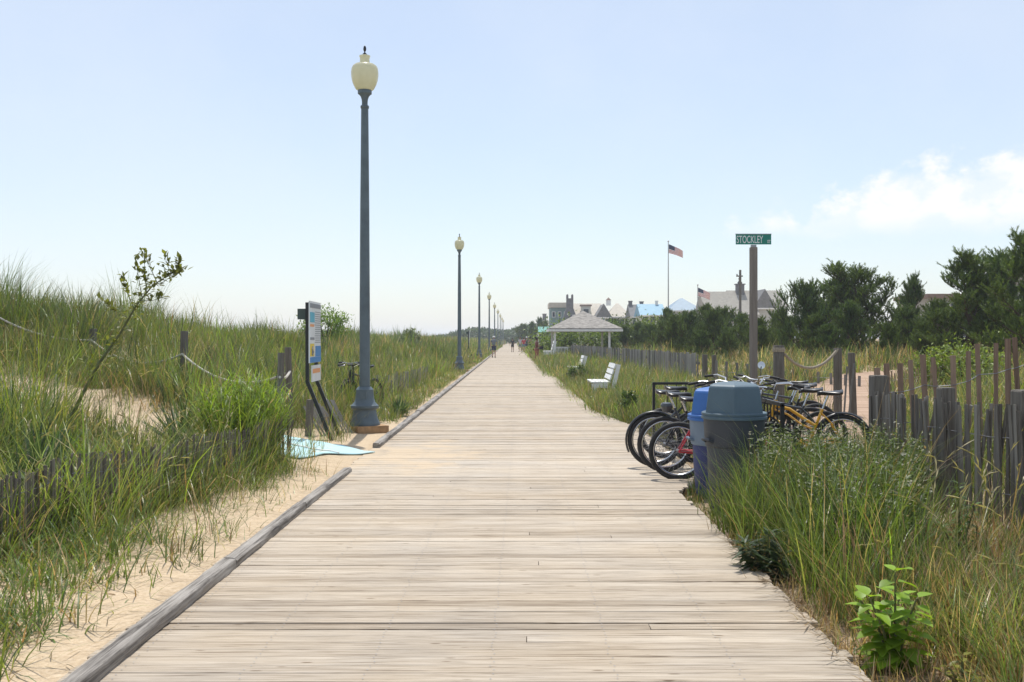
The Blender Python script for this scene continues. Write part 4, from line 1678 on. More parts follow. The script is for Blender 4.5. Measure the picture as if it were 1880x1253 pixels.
# tall arching stems over the fence
G.append(field(-5.2, -3.1, 4.2, 12.8, 420, 5, lambda X, Y, xr: np.where(np.abs(X - fx(Y) + .1) < .7, .75, 0), .95, .010, [3, 3, 2, 1.6, .4, 1.2], .08, .25, (.6, 2.0), 5))
# spill in front of the fence
G.append(field(-4.6, -2.45, 3.8, 12.6, 2600, 6, lambda X, Y, xr: np.where(X > fx(Y) - .1, sm(1.0 - (X - fx(Y)) / .75) * .95, 0), .36, .008, [4, 4, 2, 1.6, 1, .4], .10, .5, (.3, 1.6), 4))
G.append(field(-5.2, -2.42, 3.4, 8.4, 1500, 8, lambda X, Y, xr: np.where(X > fx(Y) - .2, np.clip((-2.50 - .09 * (Y - 5) - X) / .25, .12, 1) * (.35 + .65 * pn(X, Y, xr)), .3), .30, .010, [4, 2, 5, 1.4, .8, .5], .13, .5, (.3, 1.6), 4))
# sparse creeping grass on the strip of sand
G.append(field(-3.6, -2.32, 3.8, 12.4, 900, 4, lambda X, Y, xr: .10 + .45 * pn(X + 5, Y * 1.5, xr), .2, .0065, [4, 3, 2, 1.5, 1, .5], .08, .8, (.2, 1.4), 4))
# around the sand path: thin wisps
G.append(field(-9.5, -2.7, 13.0, 19.5, 2000, 5, lambda X, Y, xr: .08 + .40 * pn(X, Y, xr) * off_path(X, Y, .5), .40, .008, [3, 4, 2, 2.5, .8, .3], .08, .25, (.3, 1.3), 4))
G.append(field(-13, -3.4, 15.5, 22, 2600, 8, lambda X, Y, xr: off_path(X, Y, 1.3) * (.25 + .75 * pn(X, Y, xr)) * (Y > 17.3 - .25 * (X + 4)), .62, .010, [4, 5, 2, 1.8, .5, .5], .12, .22, (.3, 1.2), 4))
# left of the path
G.append(field(-14, -5.0, 10.5, 18, 2600, 8, lambda X, Y, xr: off_path(X, Y, 1.3) * (.25 + .7 * pn(X, Y, xr)) * (1 - .8 * openp(X, Y)), .68, .0095, [5, 4, 2, 1.3, .5, .6], .12, .22, (.3, 1.4), 4))
# dune face
G.append(field(-20, -3.2, 19, 34, 5200, 9, lambda X, Y, xr: off_path(X, Y, 1.1) * (.26 + .74 * pf(X, Y, xr)) * notsand(X, Y), .70, .0135, [5, 5, 2.5, 1.6, .5, .5], .18, .2, (.25, 1.1), 3))
G.append(field(-20, -3.0, 34, 70, 7000, 8, lambda X, Y, xr: .22 + .78 * pf(X, Y, xr), .68, .022, [5, 5, 2.5, 1.8, .6, .6], .25, .2, (.25, 1.0), 3))
G.append(field(-22, -3.0, 70, 150, 5200, 8, lambda X, Y, xr: .45 + .55 * pf(X, Y, xr), .75, .05, [5, 4, 2, 1.5, .6, .6], .4, .2, (.25, .9), 3))
G.append(field(-24, -3.0, 150, 330, 3600, 7, lambda X, Y, xr: .8, .85, .12, [5, 4, 2, 1.2, .5, .6], .8, .2, (.2, .8), 2))
G.append(field(-18, -3.6, 14, 60, 3000, 9, lambda X, Y, xr: (fbm(X * .5 + 40, Y * .35) > .52) * off_path(X, Y, .9), .42, .014, [0, .6, .3, 5, 6, 0], .22, .5, (.2, 1.4), 3))
G.append(field(-8, -3.4, 5, 14, 500, 9, lambda X, Y, xr: (fbm(X * .9 + 4, Y * .9) > .5) * (X < fx(Y) - .1), .42, .008, [0, .5, .3, 5, 6, 0], .14, .5, (.2, 1.5), 4))
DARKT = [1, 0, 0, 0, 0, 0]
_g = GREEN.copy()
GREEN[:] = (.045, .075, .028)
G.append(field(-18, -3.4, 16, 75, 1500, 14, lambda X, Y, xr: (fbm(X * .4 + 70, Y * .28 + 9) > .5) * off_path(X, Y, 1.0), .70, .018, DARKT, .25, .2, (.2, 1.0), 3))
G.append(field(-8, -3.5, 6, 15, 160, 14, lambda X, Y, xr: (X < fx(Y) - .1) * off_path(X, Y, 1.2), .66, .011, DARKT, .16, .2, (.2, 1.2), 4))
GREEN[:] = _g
# verge beside the rail and round the lamp posts
G.append(field(-3.6, -2.42, 19.2, 60, 3600, 6, lambda X, Y, xr: .25 + .6 * pn(X, Y, xr), .26, .010, [5, 4, 1, 2, .8, 1], .10, .35, (.3, 1.2), 3))
G.append(field(-3.6, -2.40, 60, 200, 2600, 6, lambda X, Y, xr: .8, .28, .035, [5, 4, 1, 2, .8, 1], .2, .35, (.3, 1.0), 2))
V, T, C = join(G)
tag(np_mesh('dune_grass', V, T, 'grass', C), 'green dune grass covering the dune beside the boardwalk', 'grass', None, 'stuff')

# ---- right side
G = []
pr = patchy(1.1, .28, .50, 21)
frx = lambda Y: np.interp(Y, [3, 5, 6.8, 8.5, 9.75, 11.3, 12], [5.3, 4.9, 4.5, 4.24, 4.08, 3.98, 3.9])
clear = lambda X, Y: (np.hypot(X - 2.165, Y - 10.2) > .36) & (np.hypot(X - 2.2, Y - 11.0) > .34)
edge = lambda xr, Y: np.clip((xr - right_edge(Y) - .10 * (Y < 8)) / (.28 + .3 * (Y < 7.6)), 0, 1)
# tall green stand
G.append(field(1.66, 4.6, 5.9, 10.8, 5200, 9, lambda X, Y, xr: edge(xr, Y) * (1 - .93 * ((X < .212 * Y) & (Y > 8.6))) * np.where(X < frx(Y) + .1, .35 + .65 * pr(X, Y, xr), .3) * (1 - .55 * (Y > 7.2) * (X > 2.3)) * clear(X, Y) * (1 - .9 * sm((X - .35 * Y) / .4)), .50, .0078, [8, 1.8, 2.5, .5, .35, .5], .09, .18, (.2, 1.1), 4))
G.append(field(1.9, 3.6, 6.2, 9.6, 420, 4, lambda X, Y, xr: .8 * (X < .37 * Y) * (X > .225 * Y), .74, .0085, [4, 4, 2, 2, .8, .6], .05, .3, (.5, 1.5), 5))
# front: greener by the leafy plant, dry straw towards the corner
G.append(field(1.66, 3.4, 3.2, 6.2, 3200, 8, lambda X, Y, xr: edge(xr, Y) * (.25 + .6 * pr(X + 3, Y, xr)) * (np.hypot(X - 1.95, Y - 4.9) > .38), .36, .0068, [5, 4, 1.5, 2.5, 1.6, .4], .08, .25, (.25, 1.3), 4))
G.append(field(2.2, 5.2, 3.2, 8.6, 4200, 8, lambda X, Y, xr: (.3 + .6 * pr(X, Y + 6, xr)) * sm((X - .33 * Y + .1) / .4), .28, .0065, [1.6, 1.4, .8, 7, 4, .2], .09, .3, (.3, 1.5), 4))
G.append(field(2.3, 4.6, 3.6, 9.2, 1500, 9, lambda X, Y, xr: sm((X - .31 * Y + .1) / .4) * .9, .26, .006, [.2, .3, .2, 7, 5, 0], .13, .9, (.1, 1.2), 3))
# dead flattened straw along the plank ends
G.append(field(1.64, 2.5, 3.2, 8.5, 1600, 6, lambda X, Y, xr: .8, .17, .0055, [.6, .8, .2, 6, 4, 0], .08, 1.1, (.1, .6), 3))
G.append(field(1.66, 2.35, 8.8, 11.6, 700, 7, lambda X, Y, xr: np.clip((xr - right_edge(Y) + .04) / .15, 0, 1) * clear(X, Y) * (X < .235 * Y), .13, .006, [6, 4, 1, 2.5, 1, .6], .07, .5, (.2, 1.2), 3))
G.append(field(1.66, 2.9, 10.6, 12.4, 420, 7, lambda X, Y, xr: np.clip((xr - right_edge(Y)) / .2, 0, 1) * clear(X, Y), .22, .007, [6, 4, 1, 1, .8, .6], .08, .4, (.2, 1.2), 4))
# behind the bicycles and between fence and path
G.append(field(2.2, 4.4, 14.0, 20, 1400, 8, lambda X, Y, xr: edge(xr, Y) * (dist_poly(X, Y, np.array([p[:2] for p in DECK])) > 1.05), .42, .009, [5, 5, 1.5, 1.5, .6, 1.2], .12, .2, (.2, 1.0), 3))
G.append(field(2.5, 3.9, 11.2, 13.8, 420, 7, lambda X, Y, xr: .6, .34, .008, [6, 4, 1, 1, .6, .8], .10, .3, (.2, 1.0), 3))
# beyond the close fence
deckd = lambda X, Y: dist_poly(X, Y, np.array([p[:2] for p in DECK])) > 1.05
G.append(field(4.2, 11, 7.5, 17, 4200, 8, lambda X, Y, xr: (.3 + .7 * pr(X, Y, xr)) * (X > frx(Y) + .2) * deckd(X, Y), .60, .010, [5, 5, 1.5, 1.8, .8, 1.4], .12, .2, (.3, 1.2), 4))
G.append(field(6.5, 20, 16.5, 30, 5200, 8, lambda X, Y, xr: (.35 + .65 * pf(X, Y, xr)) * deckd(X, Y), .58, .014, [2.5, 3, 5, 2.6, 1, .5], .18, .2, (.3, 1.1), 3))
# verge beside the boardwalk from the rack to the pavilion
G.append(field(1.52, 3.2, 19.5, 42, 3600, 7, lambda X, Y, xr: np.clip((xr - right_edge(Y) + .16) / .25, .25, 1) * (xr > right_edge(Y) - .18), .34, .011, [4, 6, 1.5, 2.8, .8, 1.0], .13, .3, (.3, 1.2), 3))
G.append(field(2.4, 6.2, 19.5, 42, 3600, 7, lambda X, Y, xr: .4 + .6 * pr(X, Y, xr), .50, .012, [5, 4, 2.5, 2.4, .6, .8], .15, .25, (.3, 1.1), 3))
G.append(field(1.45, 5.6, 42, 80, 4200, 7, lambda X, Y, xr: .8 * ((X < np.interp(Y, [42, 57, 76], [5.6, 4.75, 3.75]))), .52, .022, [5, 4, 2, 2.2, .6, .8], .22, .3, (.3, 1.1), 3))
G.append(field(1.5, 6, 80, 250, 3400, 7, lambda X, Y, xr: .9, .5, .07, [5, 5, 1, 1.6, .4, 1.2], .5, .3, (.2, .9), 2))
# dune grass beyond the grey fence up to the pines
G.append(field(5.9, 30, 28, 52, 7000, 8, lambda X, Y, xr: (.05 + .75 * pf(X, Y, xr)) * (X > 6.3) * deckd(X, Y), .62, .022, [2, 3, 5, 3.4, 1, .2], .25, .2, (.3, 1.1), 3))
G.append(field(4.6, 40, 52, 95, 6000, 8, lambda X, Y, xr: .3 + .6 * pf(X, Y, xr), .70, .045, [2.5, 3, 4, 3.2, 1, .2], .4, .2, (.2, 1.0), 3))
V, T, C = join(G)
tag(np_mesh('verge_grass', V, T, 'grass', C), 'mixed green and straw coloured grass beside the boardwalk and fences', 'grass', None, 'stuff')


# ---- flowering weeds: stems, small leaves, pale flowers
def leaf_quads(P, D, L, W, C, roll=None):
    """pointed leaves at P along D (unit), length L, width W; two triangles each side of the midrib, slightly folded"""
    n = len(P)
    up = np.tile(np.array([0, 0, 1.0]), (n, 1)) + rng.normal(0, .25, (n, 3))
    S_ = np.cross(D, up)
    S_ /= np.maximum(1e-6, np.linalg.norm(S_, axis=1))[:, None]
    U = np.cross(S_, D)
    L, W = L[:, None], W[:, None]
    V = np.stack([P, P + D * L * .45 + S_ * W * .5 + U * W * .12, P + D * L - U * L * .10, P + D * L * .45 - S_ * W * .5 + U * W * .12], 1)
    T = (np.array([(0, 1, 2), (0, 2, 3)])[None] + (np.arange(n) * 4)[:, None, None]).reshape(-1, 3)
    return V.reshape(-1, 3), T, np.repeat(C, 4, axis=0)


def unit(v):
    return v / np.maximum(1e-9, np.linalg.norm(v, axis=1))[:, None]


def weeds():
    parts = []
    n = 900
    y = rng.uniform(6.6, 11.2, n)
    x = 2.15 + (np.minimum(frx(y), 4.0) - 2.2) * rng.random(n)
    k = (x < .405 * y) & (np.hypot(x - 2.165, y - 10.2) > .45) & (np.hypot(x - 2.2, y - 11.0) > .42)
    x, y = x[k], y[k]
    n = len(x)
    z = ground(x, y)
    h = rng.uniform(.5, .85, n)
    P = np.stack([x, y, z], -1)
    az = rng.uniform(0, 6.28, n)
    c = np.tile(np.array([.07, .11, .035]), (n, 1)) * rng.uniform(.7, 1.3, (n, 1))
    b = blades(P, h, np.full(n, .009), az, np.abs(rng.normal(0, .1, n)), rng.uniform(0, .4, n), c, 4)
    parts.append(b)
    parts.append(blades(P, h, np.full(n, .009), az + 1.57, np.zeros(n), np.zeros(n), c, 3))
    m = 22
    i = np.repeat(np.arange(n), m)
    t = np.tile(np.linspace(.12, .95, m), n)
    a = rng.uniform(0, 6.28, n * m)
    q = P[i] + np.stack([rng.normal(0, .012, n * m), rng.normal(0, .012, n * m), h[i] * t], -1)
    D = unit(np.stack([np.cos(a), np.sin(a), rng.uniform(-.1, .9, n * m)], -1))
    parts.append(leaf_quads(q, D, rng.uniform(.04, .10, n * m) * (1.3 - .6 * t), rng.uniform(.012, .026, n * m), palette(n * m, [7, 1.0, 2, .1, .1, 1.2]) * .62))
    V, T, C = join(parts)
    tag(np_mesh('flowering_weeds', V, T, 'leaf', C), 'tall leafy weeds in front of the close slat fence', 'weeds', None, 'stuff')
    # flower heads: little tufts of pale petals
    f = rng.random(n) < .17
    i = np.repeat(np.nonzero(f)[0], 3)
    base = P[i] + np.stack([rng.normal(0, .05, len(i)), rng.normal(0, .05, len(i)), h[i] * rng.uniform(.85, 1.05, len(i))], -1)
    j = np.repeat(np.arange(len(i)), 9)
    D = unit(rng.normal(0, 1, (len(j), 3)) + np.array([0, 0, .8]))
    cc = np.tile(np.array([.62, .62, .60]), (len(j), 1)) * rng.uniform(.7, 1.1, (len(j), 1))
    V, T, C = leaf_quads(base[j], D, rng.uniform(.010, .019, len(j)), rng.uniform(.007, .012, len(j)), cc)
    tag(np_mesh('weed_flowers', V, T, 'petal', C), 'scattered small white flower heads on the tall weeds', 'flowers', None, 'stuff')


weeds()


# ---- seed heads on the tall grass
def seed_heads():
    parts = []
    for (x0, x1, y0, y1, n) in ((-6.5, -3.3, 4.4, 13, 150), (-12, -4, 17, 24, 160), (5, 11, 8, 17, 120), (2.4, 4.4, 4.5, 9, 60)):
        x, y = rng.uniform(x0, x1, n), rng.uniform(y0, y1, n)
        P = np.stack([x, y, ground(x, y)], -1)
        az = rng.uniform(0, 6.28, n)
        h = rng.uniform(.7, 1.05, n)
        c = np.tile(np.array([.34, .30, .15]), (n, 1)) * rng.uniform(.7, 1.2, (n, 1))
        th, bd = np.abs(rng.normal(0, .2, n)), rng.uniform(.5, 1.5, n)
        parts.append(blades(P, h, np.full(n, .006), az, th, bd, c, 5))
        # spike along the last third
        zz = np.zeros(n)
        xx = np.zeros(n)
        for s in range(5):
            t = th + bd * (s + .5) / 5
            xx += np.sin(t) * h / 5
            zz += np.cos(t) * h / 5
            if s >= 3:
                q = P + np.stack([np.cos(az) * xx, np.sin(az) * xx, zz], -1)
                D = unit(np.stack([np.cos(az) * np.sin(t), np.sin(az) * np.sin(t), np.cos(t)], -1))
                for _ in range(3):
                    parts.append(leaf_quads(q - D * rng.uniform(0, .14, (n, 1)), unit(D + rng.normal(0, .12, (n, 3))), rng.uniform(.07, .13, n), rng.uniform(.009, .016, n), c * 1.1))
    V, T, C = join(parts)
    tag(np_mesh('seed_grass', V, T, 'grass', C), 'straw coloured seed heads nodding over the grass', 'grass', None, 'stuff')


seed_heads()


# ---- single plants
def plant(name, label, cat, V, T, C, loc, m='leaf', stems=None, group=None):
    r = thing(name, label, cat, loc, 0, group)
    np_mesh('foliage', V, T, m, C, r)
    if stems:
        stems.build('stem', 'stem', r, True)
    return r


def yucca(label, x, y, s):
    n = 120
    az = rng.uniform(0, 6.28, n)
    th = np.arccos(rng.uniform(.12, 1, n))
    P = np.stack([rng.normal(0, .05, n), rng.normal(0, .05, n), np.full(n, .02)], -1)
    c = np.tile(np.array([.055, .095, .035]), (n, 1)) * rng.uniform(.6, 1.5, (n, 1))
    V, T, C = blades(P, s * rng.uniform(.75, 1.1, n), np.full(n, .042), az, th, rng.uniform(-.1, .25, n), c, 4)
    plant('yucca', label, 'yucca', V, T, C, (x, y, gz(x, y)))


yucca('dark spiky yucca in the sand beside the bright green reed clump', -4.55, 13.3, .74)
yucca('spiky yucca growing behind the old half buried fence near the front', -4.7, 9.6, .85)
yucca('small yucca at the foot of the dune beside the big lamp post', -3.0, 19.2, .34)
yucca('sharp leaved yucca just past the lamp post concrete block', -2.62, 21.0, .42)


def reed_clump(label, x, y, n, h, rad, cols):
    a = rng.uniform(0, 6.28, n)
    r = rad * np.sqrt(rng.random(n))
    P = np.stack([r * np.cos(a), r * np.sin(a), np.zeros(n) - .03], -1)
    hh = h * rng.uniform(.6, 1.1, n) * (1.05 - .35 * (r / rad))
    parts = [blades(P, hh, np.full(n, .010), a + rng.normal(0, .5, n), .25 * r / rad + np.abs(rng.normal(0, .08, n)), rng.uniform(.1, .6, n), palette(n, cols), 4)]
    m = 9
    i = np.repeat(np.arange(n), m)
    t = np.tile(np.linspace(.2, .92, m), n)
    b = rng.uniform(0, 6.28, n * m)
    lean = (.25 * r / rad)[i] * hh[i] * t * .9
    q = P[i] + np.stack([np.cos(a[i]) * lean, np.sin(a[i]) * lean, hh[i] * t * .95], -1)
    parts.append(blades(q, rng.uniform(.15, .32, n * m), np.full(n * m, .014), b, rng.uniform(.3, .9, n * m), rng.uniform(.3, 1.3, n * m), palette(n * m, cols), 3))
    V, T, C = join(parts)
    plant('reed_clump', label, 'reeds', V, T, C, (x, y, gz(x, y)))


reed_clump('bright yellow green reed clump where the old fence meets the sand gap', -3.60, 12.75, 380, 1.28, .45, [2, 1, .2, .3, 0, 7])


def broad_plant(label, x, y, h, n, L, W, col, name='leafy_plant', spread=.25):
    parts = []
    st = MB()
    stems = 5
    Ps, Ds, Ls, Ws = [], [], [], []
    for s in range(stems):
        a = s * 2.4 + .3
        tip = Vector((math.cos(a) * spread * .7 * (s > 0), math.sin(a) * spread * .5 * (s > 0), h * (1 if s == 0 else random.uniform(.5, .85))))
        st.tube([(0, 0, -.03), tip * .5 + Vector((0, 0, .03)), tip], [.009, .007, .004], 6)
        k = n // stems
        for i in range(k):
            t = (i + 1) / k
            p = tip * t
            for q in range(2):
                b = a + i * 1.57 + q * math.pi + random.uniform(-.3, .3)
                Ps.append(p)
                Ds.append((math.cos(b), math.sin(b), random.uniform(-.15, .35) + .5 * (t > .9)))
                Ls.append(L * random.uniform(.7, 1.15) * (1.15 - .45 * t))
                Ws.append(W * random.uniform(.8, 1.1) * (1.15 - .45 * t))
    P, D, L_, W_ = np.array([tuple(p) for p in Ps]), unit(np.array(Ds, float)), np.array(Ls), np.array(Ws)
    m = len(P)
    # leaf with a rounded outline: 5 stations, folded at the midrib, drooping tip
    S_ = unit(np.cross(D, np.tile([0, 0, 1.0], (m, 1))))
    U = np.cross(S_, D)
    V = []
    for t, w in ((.12, .0), (.3, .42), (.5, .5), (.72, .38), (.9, .16), (1, 0)):
        mid = P + D * (L_ * t)[:, None] - U * (L_ * .28 * t * t)[:, None]
        V += [mid - S_ * (W_ * w)[:, None] + U * (W_ * w * .25)[:, None], mid, mid + S_ * (W_ * w)[:, None] + U * (W_ * w * .25)[:, None]]
    V = np.stack(V, 1)
    t = []
    for k in range(5):
        b = 3 * k
        for j in (0, 1):
            t += [(b + j, b + j + 1, b + j + 4), (b + j, b + j + 4, b + j + 3)]
    T = (np.array(t)[None] + (np.arange(m) * 18)[:, None, None]).reshape(-1, 3)
    C = np.repeat(np.array([col]) * rng.uniform(.7, 1.3, (m, 1)), 18, axis=0)
    plant(name, label, 'plant', V.reshape(-1, 3), T, C, (x, y, gz(x, y)), 'leaf', st)


broad_plant('bright green broad leaved plant lit from behind near the front plank ends', 1.95, 5.2, .50, 50, .165, .10, (.24, .38, .03))
broad_plant('small yellowing broad leaved seedling beside the bright broad leaved plant', 2.1, 4.75, .2, 15, .09, .05, (.22, .22, .03), spread=.12)
broad_plant('dark green weed with long narrow leaves hugging the plank ends', 1.77, 7.15, .34, 240, .19, .034, (.05, .085, .03), spread=.28)
broad_plant('tall dark green leafy weed between the trash can and the close fence', 2.75, 8.4, .75, 110, .12, .034, (.08, .13, .03), spread=.28)
broad_plant('leafy green weed rising below the close fence post', 3.25, 7.4, .6, 80, .12, .035, (.09, .15, .03), spread=.25)
broad_plant('yellow leaved small shrub on the sand behind the old fence', -5.15, 11.6, .42, 90, .10, .035, (.27, .27, .03), 'yellow_shrub', .3)


def bush(label, x, y, rx, rz, n, L, col, name='bush', trans='leaf', group=None, cat='bush'):
    """leaf clumps spread through an uneven mound"""
    k = max(10, n // 55)
    c = unit(rng.normal(0, 1, (k, 3)) * np.array([1, 1, .9]) + np.array([0, 0, .25])) * rng.uniform(.45, 1.0, (k, 1)) ** .6
    c = c * np.array([rx, rx, rz]) + np.array([0, 0, rz * .8])
    c = c[c[:, 2] > 0]
    i = rng.integers(0, len(c), n)
    P = c[i] + rng.normal(0, 1, (n, 3)) * rx * .14
    P[:, 2] = np.maximum(P[:, 2], .02)
    D = unit(rng.normal(0, 1, (n, 3)) + np.array([0, 0, .6]))
    hue = rng.uniform(.7, 1.35, len(c))
    C = np.array([col]) * hue[i][:, None] * rng.uniform(.75, 1.25, (n, 1))
    V, T, Cc = leaf_quads(P, D, L * rng.uniform(.7, 1.3, n), L * .5 * rng.uniform(.7, 1.3, n), C)
    r = thing(name, label, cat, (x, y, gz(x, y)), 0, group)
    np_mesh('foliage', V, T, trans, Cc, r)
    mb = MB()
    for q in range(6):
        a = q * 1.05
        mb.tube([(0, 0, -.1), (rx * .3 * math.cos(a), rx * .3 * math.sin(a), rz * .7), (rx * .6 * math.cos(a), rx * .6 * math.sin(a), rz * 1.3)], [.05 * rx, .03 * rx, .012 * rx], 6)
    mb.build('branches', 'bark', r, True)
    return r


bush('round bright green bush on the dune crest behind the notice sign', -9.9, 50, 1.2, 1.15, 3000, .16, (.15, .24, .04))
bush('dark feathery bush on the dune skyline before the second lamp post', -8.4, 75, .9, .9, 1600, .2, (.10, .13, .06))
bush('low rounded dark weed in the verge beside the boardwalk before the far bench', 2.15, 38, .5, .35, 900, .09, (.06, .10, .03))
bush('leafy upright weed at the boardwalk edge near the white bench', 2.2, 21.3, .28, .3, 700, .07, (.07, .12, .035))
bush('wide yellow green bush behind the pavilion', 5.2, 93, 4.2, 1.4, 5200, .32, (.13, .19, .035))
bush('bright olive bush between pavilion and pines', 12.2, 84, 3.2, 1.5, 4200, .28, (.12, .17, .03))
bush('dense green bush next to the pavilion below the cream roofs', 9.6, 88, 2.6, 1.5, 3400, .28, (.09, .14, .03))
bush('sunlit yellow green bush below the tallest pines', 17.8, 34, 1.5, 1.0, 3600, .13, (.17, .24, .035))
bush('fresh green shrub among the grass behind the tall reddish slats', 11.5, 26, 1.3, .55, 2600, .12, (.16, .22, .04))


# ---- leaning sapling
def sapling(label, loc, sc=1.0, name='sapling', leaves=True):
    r = thing(name, label, 'sapling', loc)
    r.scale = (sc, sc, sc)
    main = [Vector(p) for p in ((0, 0, -.1), (.18, .03, .35), (.45, .02, .85), (.72, 0, 1.22), (.92, -.03, 1.55), (1.1, 0, 1.78), (1.32, 0, 1.93), (1.5, .02, 2.0))]
    mb = MB()
    mb.tube(main, [.024, .021, .017, .014, .011, .008, .005, .003], 7)
    Ps, Ds = [], []
    tips = [(.55, (-.18, .05, .42)), (.50, (-.28, -.1, .22)), (.62, (-.12, .1, .52)), (.66, (.0, -.08, .42)), (.72, (.22, .05, .12)), (.75, (-.16, 0, .38)), (.82, (.2, -.05, .08)), (.86, (-.1, .05, .22)), (.6, (.28, .05, .05)), (.9, (.05, .03, .16))]
    for t, d in tips:
        s = t * (len(main) - 1)
        j = int(s)
        p = main[j].lerp(main[j + 1], s - j)
        d = Vector(d)
        mb.tube([p, p + d * .5 + Vector((0, 0, -.02)), p + d], [.006, .004, .002], 5)
        for k in range(22):
            u = random.uniform(.35, 1.02)
            Ps.append(tuple(p + d * u + Vector([random.gauss(0, .016) for _ in range(3)])))
            Ds.append((random.gauss(d.x, .5), random.gauss(d.y, .5), random.gauss(d.z + .3, .4)))
    for k in range(150):
        u = .25 + .6 * random.random()
        s_ = u * (len(main) - 1)
        j = int(s_)
        Ps.append(tuple(main[j].lerp(main[j + 1], s_ - j) + Vector((random.gauss(0, .07), random.gauss(0, .07), random.gauss(.03, .05)))))
        Ds.append((random.gauss(0, 1), random.gauss(0, 1), .5))
    for k in range(16):
        Ps.append(tuple(main[6].lerp(main[7], random.random()) + Vector((random.gauss(0, .02), random.gauss(0, .02), -.03))))
        Ds.append((random.gauss(0, 1), random.gauss(0, 1), .8))
    mb.build('trunk', 'stem' if leaves else 'bark', r, True)
    if leaves:
        n = len(Ps)
        V, T, C = leaf_quads(np.array(Ps), unit(np.array(Ds)), rng.uniform(.06, .10, n), rng.uniform(.035, .055, n), np.array([[.17, .19, .04]]) * rng.uniform(.6, 1.3, (n, 1)))
        np_mesh('foliage', V, T, 'leaf', C, r)
    return r


sapling('slender leaning sapling with clustered leaves against the sky', (-5.55, 12.0, .50), 1.0)
sapling('bare dead sapling beside the second lamp post', (-5.6, 60, gz(-5.6, 60)), .75, 'dead_sapling', False)


# ---- pines
def pine_meshes(seed, H, Rr, nlimb, tuft=.16, per=20, ndl=.17):
    rd = random.Random(seed)
    rg = np.random.default_rng(seed)
    wood_ = MB()
    lean = Vector((rd.uniform(-.12, .12), rd.uniform(-.12, .12), 0))
    trunk = [Vector((0, 0, -.2)) + lean * (i / 6 * H) + Vector((rd.gauss(0, .05) * H / 6, rd.gauss(0, .05) * H / 6, i / 6 * H * .9)) for i in range(7)]
    wood_.tube(trunk, [H * .026 * (1 - .78 * i / 6) for i in range(7)], 8)
    A, D = [], []
    def shoot(p, d):
        A.append(tuple(p))
        D.append(tuple(d))
    for i in range(nlimb):
        t = .10 + .88 * (i + rd.random() * .7) / nlimb
        s = min(t, .999) * 6
        j = int(s)
        p = trunk[j].lerp(trunk[j + 1], s - j)
        a = i * 2.4 + rd.uniform(-.5, .5)
        env = (1 - t * .92) ** .5 * (.85 + .3 * math.sin(a * 2 + seed)) * min(1, .72 + t * 1.2)
        L = Rr * max(.16, env) * rd.uniform(.7, 1.12)
        el = R(rd.uniform(8, 30) + 38 * t)
        d = Vector((math.cos(a) * math.cos(el), math.sin(a) * math.cos(el), math.sin(el)))
        pts = [p]
        K = 5
        for k in range(K):
            d = (d + Vector((rd.gauss(0, .10), rd.gauss(0, .10), .10))).normalized()
            pts.append(pts[-1] + d * L / K)
        wood_.tube(pts, [max(.008, H * .010 * (1 - t) + .012) * (1 - .75 * k / K) for k in range(K + 1)], 5)
        for k in range(2, K + 1):
            for _ in range(2 if k < 4 else 4):
                b = rd.uniform(0, 6.28)
                sd = (Vector((math.cos(b), math.sin(b), rd.uniform(-.1, .7))) * .8 + d * .6).normalized()
                l2 = max(.25, L * rd.uniform(.14, .34))
                q = pts[k] + sd * l2 + Vector((0, 0, l2 * .2))
                wood_.tube([pts[k], pts[k].lerp(q, .5) - Vector((0, 0, .03)), q], [.012, .009, .005], 4, cap=False)
                for f in (1.0, .8, .6, .4):
                    b2 = rd.uniform(0, 6.28)
                    dd = Vector((math.cos(b2) * .55, math.sin(b2) * .55, rd.uniform(.5, 1.2))).normalized()
                    dd = (dd + sd * .35).normalized()
                    shoot(pts[k].lerp(q, f), dd)
    for _ in range(10):
        dd = Vector((rd.gauss(0, .4), rd.gauss(0, .4), 1)).normalized()
        shoot(trunk[-1] + Vector((rd.gauss(0, .12), rd.gauss(0, .12), rd.uniform(-.3, .15))), dd)
    A, D = np.array(A), np.array(D)
    n = len(A)
    i = np.repeat(np.arange(n), per)
    m = len(i)
    u = rg.random(m) * tuft * 2.3 * rg.uniform(.7, 1.4, n)[i]
    ax = D[i]
    rnd = rg.normal(0, 1, (m, 3))
    side = unit(rnd - ax * np.sum(rnd * ax, 1)[:, None])
    nd = unit(ax * .9 + side * rg.uniform(.3, .75, (m, 1)))
    p0 = A[i] + ax * u[:, None]
    w = unit(np.cross(nd, rg.normal(0, 1, (m, 3)))) * .0125
    ln = (ndl * rg.uniform(.7, 1.1, m))[:, None]
    V = np.stack([p0 - w, p0 + w, p0 + nd * ln], 1).reshape(-1, 3)
    T = np.arange(3 * m).reshape(-1, 3)
    hue = rg.uniform(.65, 1.4, n)
    col = np.array([[.092, .142, .042]]) * hue[i][:, None] * rg.uniform(.8, 1.2, (m, 1))
    young = (rg.random(n) < .25)[i]
    col[young] *= np.array([1.5, 1.45, 1.0])
    return wood_, V, T, np.repeat(col, 3, axis=0)


def make_pine(seed, H, Rr, nl, per=34, ndl=.13, tuft=.17):
    r = thing('pine_tree', '', 'pine tree')
    w, V, T, C = pine_meshes(seed, H, Rr, nl, tuft, per, ndl)
    w.build('trunk', 'bark', r, True)
    np_mesh('crown', V, T, 'needle', C, r)
    return r


protos = [make_pine(21, 5.2, 2.6, 30), make_pine(34, 5.0, 1.7, 22), make_pine(47, 4.2, 2.4, 26), make_pine(58, 3.4, 2.0, 22)]
usedp = set()


